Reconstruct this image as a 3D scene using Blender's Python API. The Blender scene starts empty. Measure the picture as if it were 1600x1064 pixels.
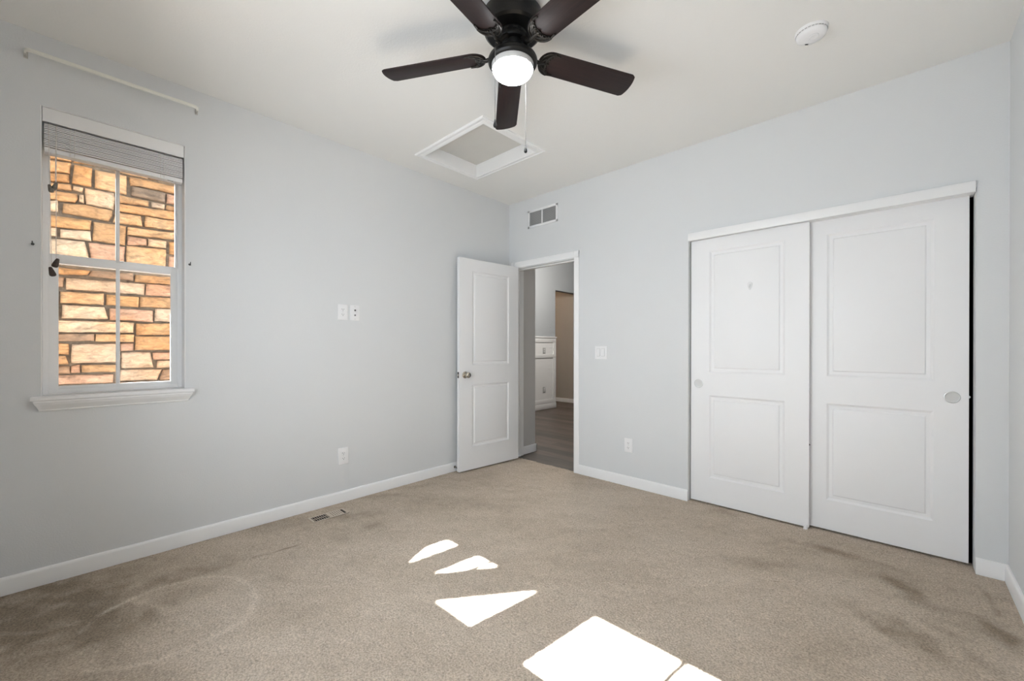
import bpy, bmesh, math, random
import numpy as np
from mathutils import Vector, Matrix
from math import sin, cos, pi, radians, sqrt

random.seed(7); np.random.seed(7)
S = bpy.context.scene
COL = S.collection
H = 2.74            # ceiling height
W = 3.512           # room width (left wall x=0, right wall x=W), back wall y=0
YN = -3.62          # wall behind the camera

# ------------------------------------------------------------------ camera
CAM = Vector((3.1101, -3.2465, 1.1838))
YAW, PITCH, ROLL, FPX = 0.756982, -0.00169, 0.001178, 642.2
fw0 = Vector((-sin(YAW), cos(YAW), 0)); rt0 = Vector((cos(YAW), sin(YAW), 0)); up0 = Vector((0, 0, 1))
fw = fw0*cos(PITCH) + up0*sin(PITCH); u1 = up0*cos(PITCH) - fw0*sin(PITCH)
rt = rt0*cos(ROLL) + u1*sin(ROLL); up = u1*cos(ROLL) - rt0*sin(ROLL)
cd = bpy.data.cameras.new('camera'); cam = bpy.data.objects.new('camera', cd); COL.objects.link(cam)
M = Matrix.Identity(4)
for i in range(3):
    M[i][0], M[i][1], M[i][2], M[i][3] = rt[i], up[i], -fw[i], CAM[i]
cam.matrix_world = M
cd.sensor_fit = 'HORIZONTAL'; cd.sensor_width = 36.0; cd.lens = FPX/1600*36.0
cd.shift_y = 12.26/1600; cd.clip_start = 0.02
S.camera = cam

# ------------------------------------------------------------------ world, sun, added fill lamp, exposure
S.view_settings.view_transform = 'Standard'; S.view_settings.look = 'None'
S.view_settings.gamma = 1.0; S.view_settings.use_curve_mapping = False
S.view_settings.exposure = 0.38
wd = bpy.data.worlds.new('sky'); S.world = wd; wd.use_nodes = True
bg = wd.node_tree.nodes['Background']
bg.inputs['Color'].default_value = (0.80, 0.90, 1.0, 1); bg.inputs['Strength'].default_value = 2.0

def light(kind, name, loc, energy, color=(1, 1, 1), **kw):
    d = bpy.data.lights.new(name, kind); d.energy = energy; d.color = color
    for k, v in kw.items(): setattr(d, k, v)
    o = bpy.data.objects.new(name, d); COL.objects.link(o); o.location = loc
    return o
sun = light('SUN', 'sun', (1, -8, 8), 145.0, (1.0, 0.98, 0.955), angle=radians(0.53))
SUN_D = Vector((0.12, 1.0, -1.1))
sun.rotation_euler = SUN_D.to_track_quat('-Z', 'Y').to_euler()
# area lamp added inside the room, stands in for daylight from the rear windows
win_fill = light('AREA', 'window_daylight', (1.75, YN+0.03, 1.25), 21.0, (0.80, 0.90, 1.0), shape='RECTANGLE', size=1.95, size_y=1.1, spread=radians(143))
win_fill.rotation_euler = Vector((0, 1, 0)).to_track_quat('-Z', 'Y').to_euler()

cy = S.cycles
cy.max_bounces = 14; cy.diffuse_bounces = 8; cy.glossy_bounces = 6; cy.transparent_max_bounces = 16
cy.sample_clamp_indirect = 6.0; cy.use_denoising = True
cy.caustics_reflective = False; cy.caustics_refractive = False

# ------------------------------------------------------------------ materials
def lin(c):
    return tuple(((v/255)/12.92 if v/255 <= 0.04045 else ((v/255+0.055)/1.055)**2.4) for v in c)
def new_mat(name):
    m = bpy.data.materials.new(name); m.use_nodes = True
    nt = m.node_tree; return m, nt, nt.nodes['Principled BSDF']
def mat(name, col, rough=0.5, metal=0.0, bump=None, var=None, spec=None, emit=None):
    """col in linear; bump=(scale, strength); var=(scale, amount) colour variation."""
    m, nt, b = new_mat(name)
    b.inputs['Base Color'].default_value = (*col, 1); b.inputs['Roughness'].default_value = rough
    b.inputs['Metallic'].default_value = metal
    if spec is not None: b.inputs['Specular IOR Level'].default_value = spec
    tc = nt.nodes.new('ShaderNodeTexCoord')
    if bump:
        n = nt.nodes.new('ShaderNodeTexNoise'); n.inputs['Scale'].default_value = bump[0]; n.inputs['Detail'].default_value = 3
        bm_ = nt.nodes.new('ShaderNodeBump'); bm_.inputs['Strength'].default_value = bump[1]; bm_.inputs['Distance'].default_value = 0.002
        nt.links.new(tc.outputs['Object'], n.inputs['Vector']); nt.links.new(n.outputs['Fac'], bm_.inputs['Height'])
        nt.links.new(bm_.outputs['Normal'], b.inputs['Normal'])
    if var:
        n = nt.nodes.new('ShaderNodeTexNoise'); n.inputs['Scale'].default_value = var[0]; n.inputs['Detail'].default_value = 4
        r = nt.nodes.new('ShaderNodeMapRange'); r.inputs['From Min'].default_value = 0.3; r.inputs['From Max'].default_value = 0.7
        r.inputs['To Min'].default_value = 1-var[1]; r.inputs['To Max'].default_value = 1+var[1]
        mx = nt.nodes.new('ShaderNodeVectorMath'); mx.operation = 'SCALE'; mx.inputs[0].default_value = col
        nt.links.new(tc.outputs['Object'], n.inputs['Vector']); nt.links.new(n.outputs['Fac'], r.inputs['Value'])
        nt.links.new(r.outputs['Result'], mx.inputs['Scale']); nt.links.new(mx.outputs[0], b.inputs['Base Color'])
    if emit:
        b.inputs['Emission Color'].default_value = (*emit[0], 1); b.inputs['Emission Strength'].default_value = emit[1]
    return m

M_WALL = mat('wall_paint', (0.686, 0.700, 0.711), 0.75, bump=(140, 0.35))
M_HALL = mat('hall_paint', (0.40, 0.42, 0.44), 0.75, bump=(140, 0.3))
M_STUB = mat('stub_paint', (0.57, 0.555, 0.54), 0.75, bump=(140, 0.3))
M_TAUPE = mat('taupe_paint', (0.40, 0.355, 0.31), 0.75, bump=(140, 0.3))
M_CEIL = mat('ceiling_paint', (0.83, 0.825, 0.805), 0.85, bump=(110, 0.4))
M_TRIM = mat('white_trim_paint', (0.86, 0.86, 0.86), 0.35, bump=(60, 0.03))
M_DOOR = mat('white_door_paint', (0.84, 0.84, 0.845), 0.42, bump=(220, 0.05))
M_VINYL = mat('white_vinyl', (0.92, 0.92, 0.92), 0.35, bump=(40, 0.02))
M_PLATE = mat('white_plastic', (0.83, 0.83, 0.84), 0.3, bump=(80, 0.01))
M_CREAM = mat('cream_enamel', (0.82, 0.82, 0.76), 0.35, bump=(60, 0.02))
M_SLAT = mat('blind_slat_white', (0.86, 0.855, 0.85), 0.4, bump=(30, 0.05))
M_CORD = mat('cord_white', (0.75, 0.72, 0.68), 0.8, bump=(900, 0.3))
M_HATCH = mat('hatch_board', (0.66, 0.65, 0.62), 0.8, bump=(90, 0.4), var=(3, 0.03))
M_BRONZE = mat('oil_rubbed_bronze', (0.018, 0.017, 0.016), 0.38, 0.65, bump=(50, 0.05))
M_BRONZE2 = mat('dark_bronze_scroll', (0.022, 0.019, 0.016), 0.36, 0.6, bump=(50, 0.05))
M_VENTDK = mat('motor_black', (0.006, 0.006, 0.006), 0.6, bump=(50, 0.05))
M_NICKEL = mat('brushed_nickel', (0.55, 0.53, 0.50), 0.28, 1.0, bump=(160, 0.04))
M_CHAIN = mat('chain_metal', (0.09, 0.085, 0.08), 0.6, 0.3, bump=(160, 0.02))
M_KNOB = mat('satin_nickel_knob', (0.48, 0.44, 0.38), 0.22, 1.0, bump=(160, 0.03))
M_CHROME = mat('dark_chrome', (0.30, 0.29, 0.27), 0.2, 1.0, bump=(160, 0.02))
M_BLACK = mat('dark_slot', (0.03, 0.03, 0.03), 0.6, bump=(60, 0.02))
M_GREY = mat('vent_shade_metal', (0.42, 0.42, 0.42), 0.5, bump=(60, 0.03))
M_HOOK = mat('hook_dark_metal', (0.10, 0.10, 0.10), 0.35, 0.8, bump=(60, 0.03))
M_PULL = mat('nickel_finger_pull', (0.62, 0.62, 0.61), 0.35, 0.85, bump=(160, 0.03))
M_CUP = mat('finger_pull_cup', (0.58, 0.58, 0.57), 0.45, 0.4, bump=(160, 0.03))
M_REG = mat('register_tan_enamel', (0.52, 0.45, 0.37), 0.45, bump=(60, 0.04))
M_REGDK = mat('register_duct', (0.020, 0.014, 0.009), 0.8, bump=(60, 0.04))
M_TASSEL = mat('tassel_dark_wood', (0.045, 0.025, 0.015), 0.4, var=(90, 0.5), bump=(80, 0.1))
M_TASSEL2 = mat('tassel_grey_wood', (0.17, 0.15, 0.12), 0.4, var=(90, 0.4), bump=(80, 0.1))
M_DARKIN = mat('closet_dark', (0.02, 0.02, 0.022), 0.9, bump=(60, 0.05))
M_SHADE = mat('roller_shade', (0.80, 0.79, 0.76), 0.9, bump=(300, 0.1))
M_GROUND = mat('gravel_ground', (0.12, 0.11, 0.10), 0.95, bump=(30, 0.6), var=(25, 0.3))
M_TIMBER = mat('porch_timber', (0.35, 0.30, 0.25), 0.7, bump=(40, 0.2), var=(8, 0.2))

def glass_mat():
    m = bpy.data.materials.new('window_glass'); m.use_nodes = True; nt = m.node_tree
    nt.nodes.remove(nt.nodes['Principled BSDF']); out = nt.nodes['Material Output']
    t = nt.nodes.new('ShaderNodeBsdfTransparent'); t.inputs['Color'].default_value = (0.97, 0.98, 0.98, 1)
    g = nt.nodes.new('ShaderNodeBsdfGlossy'); g.inputs['Roughness'].default_value = 0.02
    f = nt.nodes.new('ShaderNodeFresnel'); f.inputs['IOR'].default_value = 1.3
    mx = nt.nodes.new('ShaderNodeMixShader')
    nt.links.new(f.outputs[0], mx.inputs[0]); nt.links.new(t.outputs[0], mx.inputs[1]); nt.links.new(g.outputs[0], mx.inputs[2])
    nt.links.new(mx.outputs[0], out.inputs['Surface']); return m
M_GLASS = glass_mat()
M_GLOBE = mat('lit_opal_glass', (0.9, 0.9, 0.88), 0.25, bump=(20, 0.01), emit=((0.98, 0.985, 1.0), 75.0))
M_GLOBERIM = mat('opal_glass_collar', (0.60, 0.60, 0.60), 0.25, bump=(20, 0.01))
M_LAMP = mat('hall_lamp_glass', (0.9, 0.9, 0.85), 0.3, bump=(20, 0.01), emit=((1.0, 0.85, 0.65), 6.0))  # glow of the unseen lamps added in the hall

def carpet_mat():
    m, nt, b = new_mat('beige_carpet'); L = nt.links.new
    b.inputs['Roughness'].default_value = 1.0; b.inputs['Specular IOR Level'].default_value = 0.1
    tc = nt.nodes.new('ShaderNodeTexCoord')
    at = nt.nodes.new('ShaderNodeAttribute'); at.attribute_name = 'pile'
    n1 = nt.nodes.new('ShaderNodeTexNoise'); n1.inputs['Scale'].default_value = 130; n1.inputs['Detail'].default_value = 3; n1.inputs['Roughness'].default_value = 0.7
    n2 = nt.nodes.new('ShaderNodeTexNoise'); n2.inputs['Scale'].default_value = 26; n2.inputs['Detail'].default_value = 5; n2.inputs['Roughness'].default_value = 0.65
    for n in (n1, n2): L(tc.outputs['Object'], n.inputs['Vector'])
    r1 = nt.nodes.new('ShaderNodeMapRange'); r1.inputs['From Min'].default_value = 0.28; r1.inputs['From Max'].default_value = 0.72
    r1.inputs['To Min'].default_value = 0.56; r1.inputs['To Max'].default_value = 1.40
    r2 = nt.nodes.new('ShaderNodeMapRange'); r2.inputs['From Min'].default_value = 0.3; r2.inputs['From Max'].default_value = 0.7
    r2.inputs['To Min'].default_value = 0.93; r2.inputs['To Max'].default_value = 1.06
    L(n1.outputs['Fac'], r1.inputs['Value']); L(n2.outputs['Fac'], r2.inputs['Value'])
    mu = nt.nodes.new('ShaderNodeMath'); mu.operation = 'MULTIPLY'; L(r1.outputs[0], mu.inputs[0]); L(r2.outputs[0], mu.inputs[1])
    cr = nt.nodes.new('ShaderNodeValToRGB')
    e = cr.color_ramp.elements
    e[0].position = 0.0; e[0].color = (*CARPET[0], 1); e[1].position = 1.0; e[1].color = (*CARPET[2], 1)
    k = e.new(0.5); k.color = (*CARPET[1], 1)
    L(at.outputs['Fac'], cr.inputs['Fac'])
    sc = nt.nodes.new('ShaderNodeVectorMath'); sc.operation = 'SCALE'
    L(cr.outputs['Color'], sc.inputs[0]); L(mu.outputs[0], sc.inputs['Scale']); L(sc.outputs[0], b.inputs['Base Color'])
    bp = nt.nodes.new('ShaderNodeBump'); bp.inputs['Strength'].default_value = 0.9; bp.inputs['Distance'].default_value = 0.006
    L(n1.outputs['Fac'], bp.inputs['Height']); L(bp.outputs['Normal'], b.inputs['Normal'])
    return m
CARPET = [(0.270, 0.220, 0.168), (0.480, 0.408, 0.332), (0.610, 0.530, 0.442)]
M_CARPET = carpet_mat()

def plank_mat():
    m, nt, b = new_mat('dark_plank_floor'); L = nt.links.new
    b.inputs['Roughness'].default_value = 0.42
    tc = nt.nodes.new('ShaderNodeTexCoord')
    br = nt.nodes.new('ShaderNodeTexBrick'); br.inputs['Scale'].default_value = 1.0
    br.inputs['Brick Width'].default_value = 1.2; br.inputs['Row Height'].default_value = 0.15; br.inputs['Mortar Size'].default_value = 0.0025
    br.inputs['Color1'].default_value = (0.050, 0.037, 0.030, 1); br.inputs['Color2'].default_value = (0.125, 0.092, 0.074, 1)
    br.inputs['Mortar'].default_value = (0.03, 0.022, 0.018, 1); br.offset = 0.37
    mp = nt.nodes.new('ShaderNodeMapping'); mp.inputs['Scale'].default_value = (1.6, 22, 1)
    n = nt.nodes.new('ShaderNodeTexNoise'); n.inputs['Scale'].default_value = 2.2; n.inputs['Detail'].default_value = 6
    L(tc.outputs['Object'], br.inputs['Vector']); L(tc.outputs['Object'], mp.inputs['Vector']); L(mp.outputs[0], n.inputs['Vector'])
    r = nt.nodes.new('ShaderNodeMapRange'); r.inputs['From Min'].default_value = 0.25; r.inputs['From Max'].default_value = 0.75
    r.inputs['To Min'].default_value = 0.55; r.inputs['To Max'].default_value = 1.55
    L(n.outputs['Fac'], r.inputs['Value'])
    sc = nt.nodes.new('ShaderNodeVectorMath'); sc.operation = 'SCALE'
    L(br.outputs['Color'], sc.inputs[0]); L(r.outputs[0], sc.inputs['Scale']); L(sc.outputs[0], b.inputs['Base Color'])
    return m
M_PLANK = plank_mat()

def blade_mat():
    m, nt, b = new_mat('dark_walnut_blade'); L = nt.links.new
    b.inputs['Roughness'].default_value = 0.5; b.inputs['Specular IOR Level'].default_value = 0.3
    tc = nt.nodes.new('ShaderNodeTexCoord'); mp = nt.nodes.new('ShaderNodeMapping'); mp.inputs['Scale'].default_value = (3, 70, 10)
    n = nt.nodes.new('ShaderNodeTexNoise'); n.inputs['Scale'].default_value = 2.0; n.inputs['Detail'].default_value = 5
    L(tc.outputs['Object'], mp.inputs['Vector']); L(mp.outputs[0], n.inputs['Vector'])
    cr = nt.nodes.new('ShaderNodeValToRGB'); e = cr.color_ramp.elements
    e[0].position = 0.3; e[0].color = (0.009, 0.005, 0.005, 1); e[1].position = 0.75; e[1].color = (0.023, 0.011, 0.010, 1)
    L(n.outputs['Fac'], cr.inputs['Fac']); L(cr.outputs[0], b.inputs['Base Color'])
    return m
M_BLADE = blade_mat()

def stone_mat():
    m, nt, b = new_mat('ledge_stone'); L = nt.links.new
    b.inputs['Roughness'].default_value = 0.9
    tc = nt.nodes.new('ShaderNodeTexCoord'); at = nt.nodes.new('ShaderNodeAttribute'); at.attribute_name = 'tone'
    mp = nt.nodes.new('ShaderNodeMapping'); mp.inputs['Scale'].default_value = (1, 1, 2.2)
    n = nt.nodes.new('ShaderNodeTexNoise'); n.inputs['Scale'].default_value = 16; n.inputs['Detail'].default_value = 10; n.inputs['Roughness'].default_value = 0.72; n.inputs['Distortion'].default_value = 0.8
    n2 = nt.nodes.new('ShaderNodeTexNoise'); n2.inputs['Scale'].default_value = 4.5; n2.inputs['Detail'].default_value = 3
    L(tc.outputs['Object'], mp.inputs['Vector']); L(mp.outputs[0], n.inputs['Vector']); L(tc.outputs['Object'], n2.inputs['Vector'])
    r = nt.nodes.new('ShaderNodeMapRange'); r.inputs['From Min'].default_value = 0.3; r.inputs['From Max'].default_value = 0.7
    r.inputs['To Min'].default_value = 0.45; r.inputs['To Max'].default_value = 1.35
    L(n.outputs['Fac'], r.inputs['Value'])
    sc = nt.nodes.new('ShaderNodeVectorMath'); sc.operation = 'SCALE'
    L(at.outputs['Color'], sc.inputs[0]); L(r.outputs[0], sc.inputs['Scale'])
    mx = nt.nodes.new('ShaderNodeMix'); mx.data_type = 'RGBA'; mx.blend_type = 'MULTIPLY'
    cr = nt.nodes.new('ShaderNodeValToRGB'); e = cr.color_ramp.elements
    e[0].position = 0.35; e[0].color = (1.0, 0.86, 0.72, 1); e[1].position = 0.65; e[1].color = (1.0, 1.0, 1.0, 1)
    L(n2.outputs['Fac'], cr.inputs['Fac']); mx.inputs[0].default_value = 1.0
    L(sc.outputs[0], mx.inputs[6]); L(cr.outputs[0], mx.inputs[7]); L(mx.outputs[2], b.inputs['Base Color'])
    bp = nt.nodes.new('ShaderNodeBump'); bp.inputs['Strength'].default_value = 0.9; bp.inputs['Distance'].default_value = 0.012
    L(n.outputs['Fac'], bp.inputs['Height']); L(bp.outputs['Normal'], b.inputs['Normal'])
    return m
M_STONE = stone_mat()

# ------------------------------------------------------------------ mesh helpers
class MB:
    """collects shapes into one bmesh; build() links them as ONE mesh object"""
    def __init__(s): s.bm = bmesh.new()
    def _take(s, t, mtx=None):
        if mtx is not None: bmesh.ops.transform(t, matrix=mtx, verts=t.verts)
        me = bpy.data.meshes.new('tmp'); t.to_mesh(me); t.free(); s.bm.from_mesh(me); bpy.data.meshes.remove(me)
    def box(s, a, b, bev=0.0, seg=2, mtx=None):
        t = bmesh.new(); bmesh.ops.create_cube(t, size=1)
        for v in t.verts:
            for i in range(3): v.co[i] = a[i] if v.co[i] < 0 else b[i]
        if bev > 0: bmesh.ops.bevel(t, geom=t.edges[:], offset=bev, segments=seg, affect='EDGES', profile=0.5)
        s._take(t, mtx); return s
    def lathe(s, prof, n=48, mtx=None, cap=True):
        """prof: list of (r, z) revolved round the z axis"""
        t = bmesh.new(); rings = []
        for r, z in prof:
            if r < 1e-6: rings.append([t.verts.new((0, 0, z))])
            else: rings.append([t.verts.new((r*cos(2*pi*k/n), r*sin(2*pi*k/n), z)) for k in range(n)])
        for A, B in zip(rings, rings[1:]):
            for k in range(n):
                a0, a1 = A[k % len(A)], A[(k+1) % len(A)]; b0, b1 = B[k % len(B)], B[(k+1) % len(B)]
                vs = []
                for v in (a0, a1, b1, b0):
                    if v not in vs: vs.append(v)
                if len(vs) >= 3: t.faces.new(vs)
        if cap:
            for R_ in (rings[0], rings[-1]):
                if len(R_) > 1: t.faces.new(R_)
        bmesh.ops.recalc_face_normals(t, faces=t.faces[:]); s._take(t, mtx); return s
    def tube(s, pts, r, n=8, mtx=None, closed=False):
        t = bmesh.new(); P = [Vector(p) for p in pts]; rings = []; N = len(P)
        for i, p in enumerate(P):
            d = (P[(i+1) % N]-P[i-1]) if closed else (P[min(i+1, N-1)]-P[max(i-1, 0)])
            d.normalize(); ref = Vector((0, 0, 1)) if abs(d.z) < 0.9 else Vector((1, 0, 0))
            a = d.cross(ref).normalized(); b = d.cross(a)
            rr = r[i] if isinstance(r, (list, tuple)) else r
            rings.append([t.verts.new(p + a*rr*cos(2*pi*k/n) + b*rr*sin(2*pi*k/n)) for k in range(n)])
        pr = list(zip(rings, rings[1:])) + ([(rings[-1], rings[0])] if closed else [])
        for A, B in pr:
            for k in range(n): t.faces.new((A[k], A[(k+1) % n], B[(k+1) % n], B[k]))
        if not closed: t.faces.new(rings[0]); t.faces.new(rings[-1])
        bmesh.ops.recalc_face_normals(t, faces=t.faces[:]); s._take(t, mtx); return s
    def prism(s, poly, d0, d1, axes=(0, 1, 2), bev=0.0, mtx=None):
        """poly: 2-D outline in axes[0], axes[1]; extruded along axes[2] from d0 to d1"""
        t = bmesh.new()
        def mk(p, d):
            c = [0, 0, 0]; c[axes[0]], c[axes[1]], c[axes[2]] = p[0], p[1], d; return t.verts.new(c)
        A = [mk(p, d0) for p in poly]; B = [mk(p, d1) for p in poly]; n = len(poly)
        t.faces.new(A); t.faces.new(B)
        for k in range(n): t.faces.new((A[k], A[(k+1) % n], B[(k+1) % n], B[k]))
        bmesh.ops.recalc_face_normals(t, faces=t.faces[:])
        if bev: bmesh.ops.bevel(t, geom=t.edges[:], offset=bev, segments=2, affect='EDGES', profile=0.5)
        s._take(t, mtx); return s
    def faces(s, verts, faces, mtx=None):
        t = bmesh.new(); V = [t.verts.new(v) for v in verts]
        for f in faces: t.faces.new([V[i] for i in f])
        s._take(t, mtx); return s
    def build(s, name, material, parent=None, smooth=35):
        bm = s.bm
        if smooth:
            for f in bm.faces: f.smooth = True
            for e in bm.edges:
                e.smooth = (len(e.link_faces) == 2 and e.calc_face_angle(0) < radians(smooth))
        me = bpy.data.meshes.new(name); bm.to_mesh(me); bm.free(); me.materials.append(material)
        o = bpy.data.objects.new(name, me); COL.objects.link(o)
        if parent is not None: o.parent = parent
        return o
def tag(o, label, cat, group=None, kind=None):
    o['label'] = label; o['category'] = cat
    if group: o['group'] = group
    if kind: o['kind'] = kind
    return o
def struct(o, label, cat): return tag(o, label, cat, kind='structure')
def empty(name, loc, rot=None):
    o = bpy.data.objects.new(name, None); COL.objects.link(o); o.location = loc; o.empty_display_size = 0.1
    if rot is not None: o.rotation_euler = rot
    return o
def copy_tree(o, parent=None):
    c = o.copy(); COL.objects.link(c)
    if parent is not None: c.parent = parent
    for ch in list(o.children): copy_tree(ch, c)
    return c
def plane_wall(mb, axis, c0, c1, u0, u1, z0, z1, holes):
    """solid wall slab between c0..c1 on `axis` (0=x, 1=y), running u0..u1 on the other, with rectangular holes"""
    us = sorted({u0, u1, *[h[0] for h in holes], *[h[1] for h in holes]}); zs = sorted({z0, z1, *[h[2] for h in holes], *[h[3] for h in holes]})
    us = [u for u in us if u0 <= u <= u1]; zs = [z for z in zs if z0 <= z <= z1]
    t = bmesh.new(); cache = {}
    def v(c, u, z):
        k = (c, u, z)
        if k not in cache: cache[k] = t.verts.new((c, u, z) if axis == 0 else (u, c, z))
        return cache[k]
    def solid(i, j):
        if i < 0 or j < 0 or i >= len(us)-1 or j >= len(zs)-1: return False
        uc, zc = (us[i]+us[i+1])/2, (zs[j]+zs[j+1])/2
        return not any(h[0] < uc < h[1] and h[2] < zc < h[3] for h in holes)
    for i in range(len(us)-1):
        for j in range(len(zs)-1):
            if not solid(i, j): continue
            a, b, c, d = us[i], us[i+1], zs[j], zs[j+1]
            for cc in (c0, c1): t.faces.new((v(cc, a, c), v(cc, b, c), v(cc, b, d), v(cc, a, d)))
            if not solid(i-1, j): t.faces.new((v(c0, a, c), v(c1, a, c), v(c1, a, d), v(c0, a, d)))
            if not solid(i+1, j): t.faces.new((v(c0, b, c), v(c1, b, c), v(c1, b, d), v(c0, b, d)))
            if not solid(i, j-1): t.faces.new((v(c0, a, c), v(c1, a, c), v(c1, b, c), v(c0, b, c)))
            if not solid(i, j+1): t.faces.new((v(c0, a, d), v(c1, a, d), v(c1, b, d), v(c0, b, d)))
    bmesh.ops.recalc_face_normals(t, faces=t.faces[:]); mb._take(t); return mb

# ------------------------------------------------------------------ room shell
WT = 0.16
HH = 3.70                                            # height of the hall
LW = (-3.371, -2.800, 0.940, 2.390)                 # window opening in the left wall (y0, y1, z0, z1)
NW = [(0.77, 1.65, 0.62, 2.335), (1.83, 2.71, 0.62, 2.335)]   # openings behind the camera (x0, x1, z0, z1)
DX0, DX1, DZ = 0.095, 0.857, 2.030                  # bedroom door opening
CX0, CX1, CZ = 1.918, 3.400, 2.030                  # closet opening
BT = 0.13                                            # back wall thickness
struct(plane_wall(MB(), 0, -WT, 0.0, YN-WT, 0.24, -0.02, H+0.02, [LW]).build('wall_left', M_WALL, smooth=0), 'pale blue-grey wall on the left with the window in it', 'wall')
struct(plane_wall(MB(), 1, 0.0, BT, 0.0, W+0.15, -0.02, HH, [(DX0-0.0125, DX1+0.0125, -0.05, DZ+0.0125), (CX0, CX1, -0.05, CZ)]).build('wall_back', M_WALL, smooth=0), 'pale grey far wall with the open doorway and the closet', 'wall')
struct(plane_wall(MB(), 0, W, W+0.15, YN-WT, 0.0, -0.02, H+0.02, []).build('wall_right', M_WALL, smooth=0), 'sliver of pale grey wall at the right edge', 'wall')
struct(plane_wall(MB(), 1, YN-WT, YN, 0.0, W, -0.02, H+0.02, NW).build('wall_near', M_WALL, smooth=0), 'wall behind the viewer with a pair of windows', 'wall')

# ceiling with the hatch opening
HX0, HX1, HY0, HY1 = 0.2695, 1.0735, -1.3785, -0.7135
t = MB()
for (a, b, c, d) in ((0-WT, HX0, YN-WT, BT), (HX1, W+0.15, YN-WT, BT), (HX0, HX1, YN-WT, HY0), (HX0, HX1, HY1, BT)):
    t.box((a, c, H), (b, d, H+0.02))
bmesh.ops.remove_doubles(t.bm, verts=t.bm.verts[:], dist=1e-5)
struct(t.build('ceiling', M_CEIL, smooth=0), 'off-white textured ceiling', 'ceiling')

# carpet: a fine grid carrying the marks that feet, furniture and the vacuum cleaner left in its pile
def carpet():
    st = 0.0115
    xs = np.linspace(0.0, W, int(W/st)+1); ys = np.linspace(YN, 0.14, int((0.14-YN)/st)+1)
    X, Y = np.meshgrid(xs, ys); nx, ny = len(xs), len(ys)
    rng = np.random.RandomState(3)
    def vnoise(sx, sy, ang=0.0):
        ca, sa = cos(ang), sin(ang); U = (X*ca+Y*sa)/sx+50; V = (-X*sa+Y*ca)/sy+50
        g = rng.rand(256, 256); iu, iv = np.floor(U).astype(int), np.floor(V).astype(int); fu, fv = U-iu, V-iv
        fu, fv = fu*fu*(3-2*fu), fv*fv*(3-2*fv); G = lambda a, b: g[a % 256, b % 256]
        return (G(iu, iv)*(1-fu)+G(iu+1, iv)*fu)*(1-fv)+(G(iu, iv+1)*(1-fu)+G(iu+1, iv+1)*fu)*fv - 0.5
    p = 0.55 + 0.20*vnoise(.9, .5, .5) + 0.22*vnoise(.42, .2, .6) + 0.17*vnoise(.2, .08, .75) + 0.12*vnoise(.08, .045, .7) + 0.10*vnoise(.035, .03)
    wx, wy = 0.05*vnoise(.12, .12), 0.05*vnoise(.12, .12)
    wob = 1+0.8*(vnoise(.1, .1)+vnoise(.05, .05))
    def blob(x, y, lx, ly, ang, amt):
        nonlocal p
        ca, sa = cos(ang), sin(ang); dx, dy = X+wx-x, Y+wy-y
        u, v = (dx*ca+dy*sa)/lx, (-dx*sa+dy*ca)/ly
        p = p + 1.15*amt*wob*np.exp(-(u*u+v*v)**1.5)
    def stroke(pts, wdt, amt):
        nonlocal p
        d = np.full(X.shape, 9.0)
        for (ax, ay), (bx, by) in zip(pts, pts[1:]):
            L2 = (bx-ax)**2+(by-ay)**2; tt = np.clip(((X-ax)*(bx-ax)+(Y-ay)*(by-ay))/L2, 0, 1)
            d = np.minimum(d, np.hypot(X-ax-tt*(bx-ax), Y-ay-tt*(by-ay)))
        p = p + amt*np.clip(wob, .4, 1.4)*np.exp(-(d/wdt)**2)
    for b_ in CARPET_BLOBS: blob(*b_)
    for s_ in CARPET_STROKES: stroke(*s_)
    damp = 1-0.85*((np.abs(X-0.188) < 0.075) & (np.abs(Y+2.029) < 0.145))
    Z = -0.001 + damp*(0.005*vnoise(.024, .024)+0.003*vnoise(.0125, .0125))
    V = np.stack([X.ravel(), Y.ravel(), Z.ravel()], 1)
    idx = np.arange(nx*ny).reshape(ny, nx)
    F = np.stack([idx[:-1, :-1], idx[:-1, 1:], idx[1:, 1:], idx[1:, :-1]], -1).reshape(-1, 4)
    cxy = V[F].mean(1); F = F[~((cxy[:, 1] > 0.03) & (cxy[:, 0] < CX0-0.01))]
    me = bpy.data.meshes.new('floor')
    me.vertices.add(len(V)); me.vertices.foreach_set('co', V.ravel().astype(np.float32))
    me.loops.add(F.size); me.loops.foreach_set('vertex_index', F.ravel().astype(np.int32))
    me.polygons.add(len(F)); me.polygons.foreach_set('loop_start', np.arange(0, F.size, 4, dtype=np.int32))
    me.polygons.foreach_set('loop_total', np.full(len(F), 4, dtype=np.int32))
    me.update(calc_edges=True)
    at = me.attributes.new('pile', 'FLOAT', 'POINT'); at.data.foreach_set('value', np.clip(p, 0, 1).ravel().astype(np.float32))
    me.polygons.foreach_set('use_smooth', np.ones(len(F), dtype=bool)); me.materials.append(M_CARPET)
    o = bpy.data.objects.new('floor', me); COL.objects.link(o)
    struct(o, 'beige cut-pile carpet with vacuum marks across the whole room', 'floor')
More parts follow.
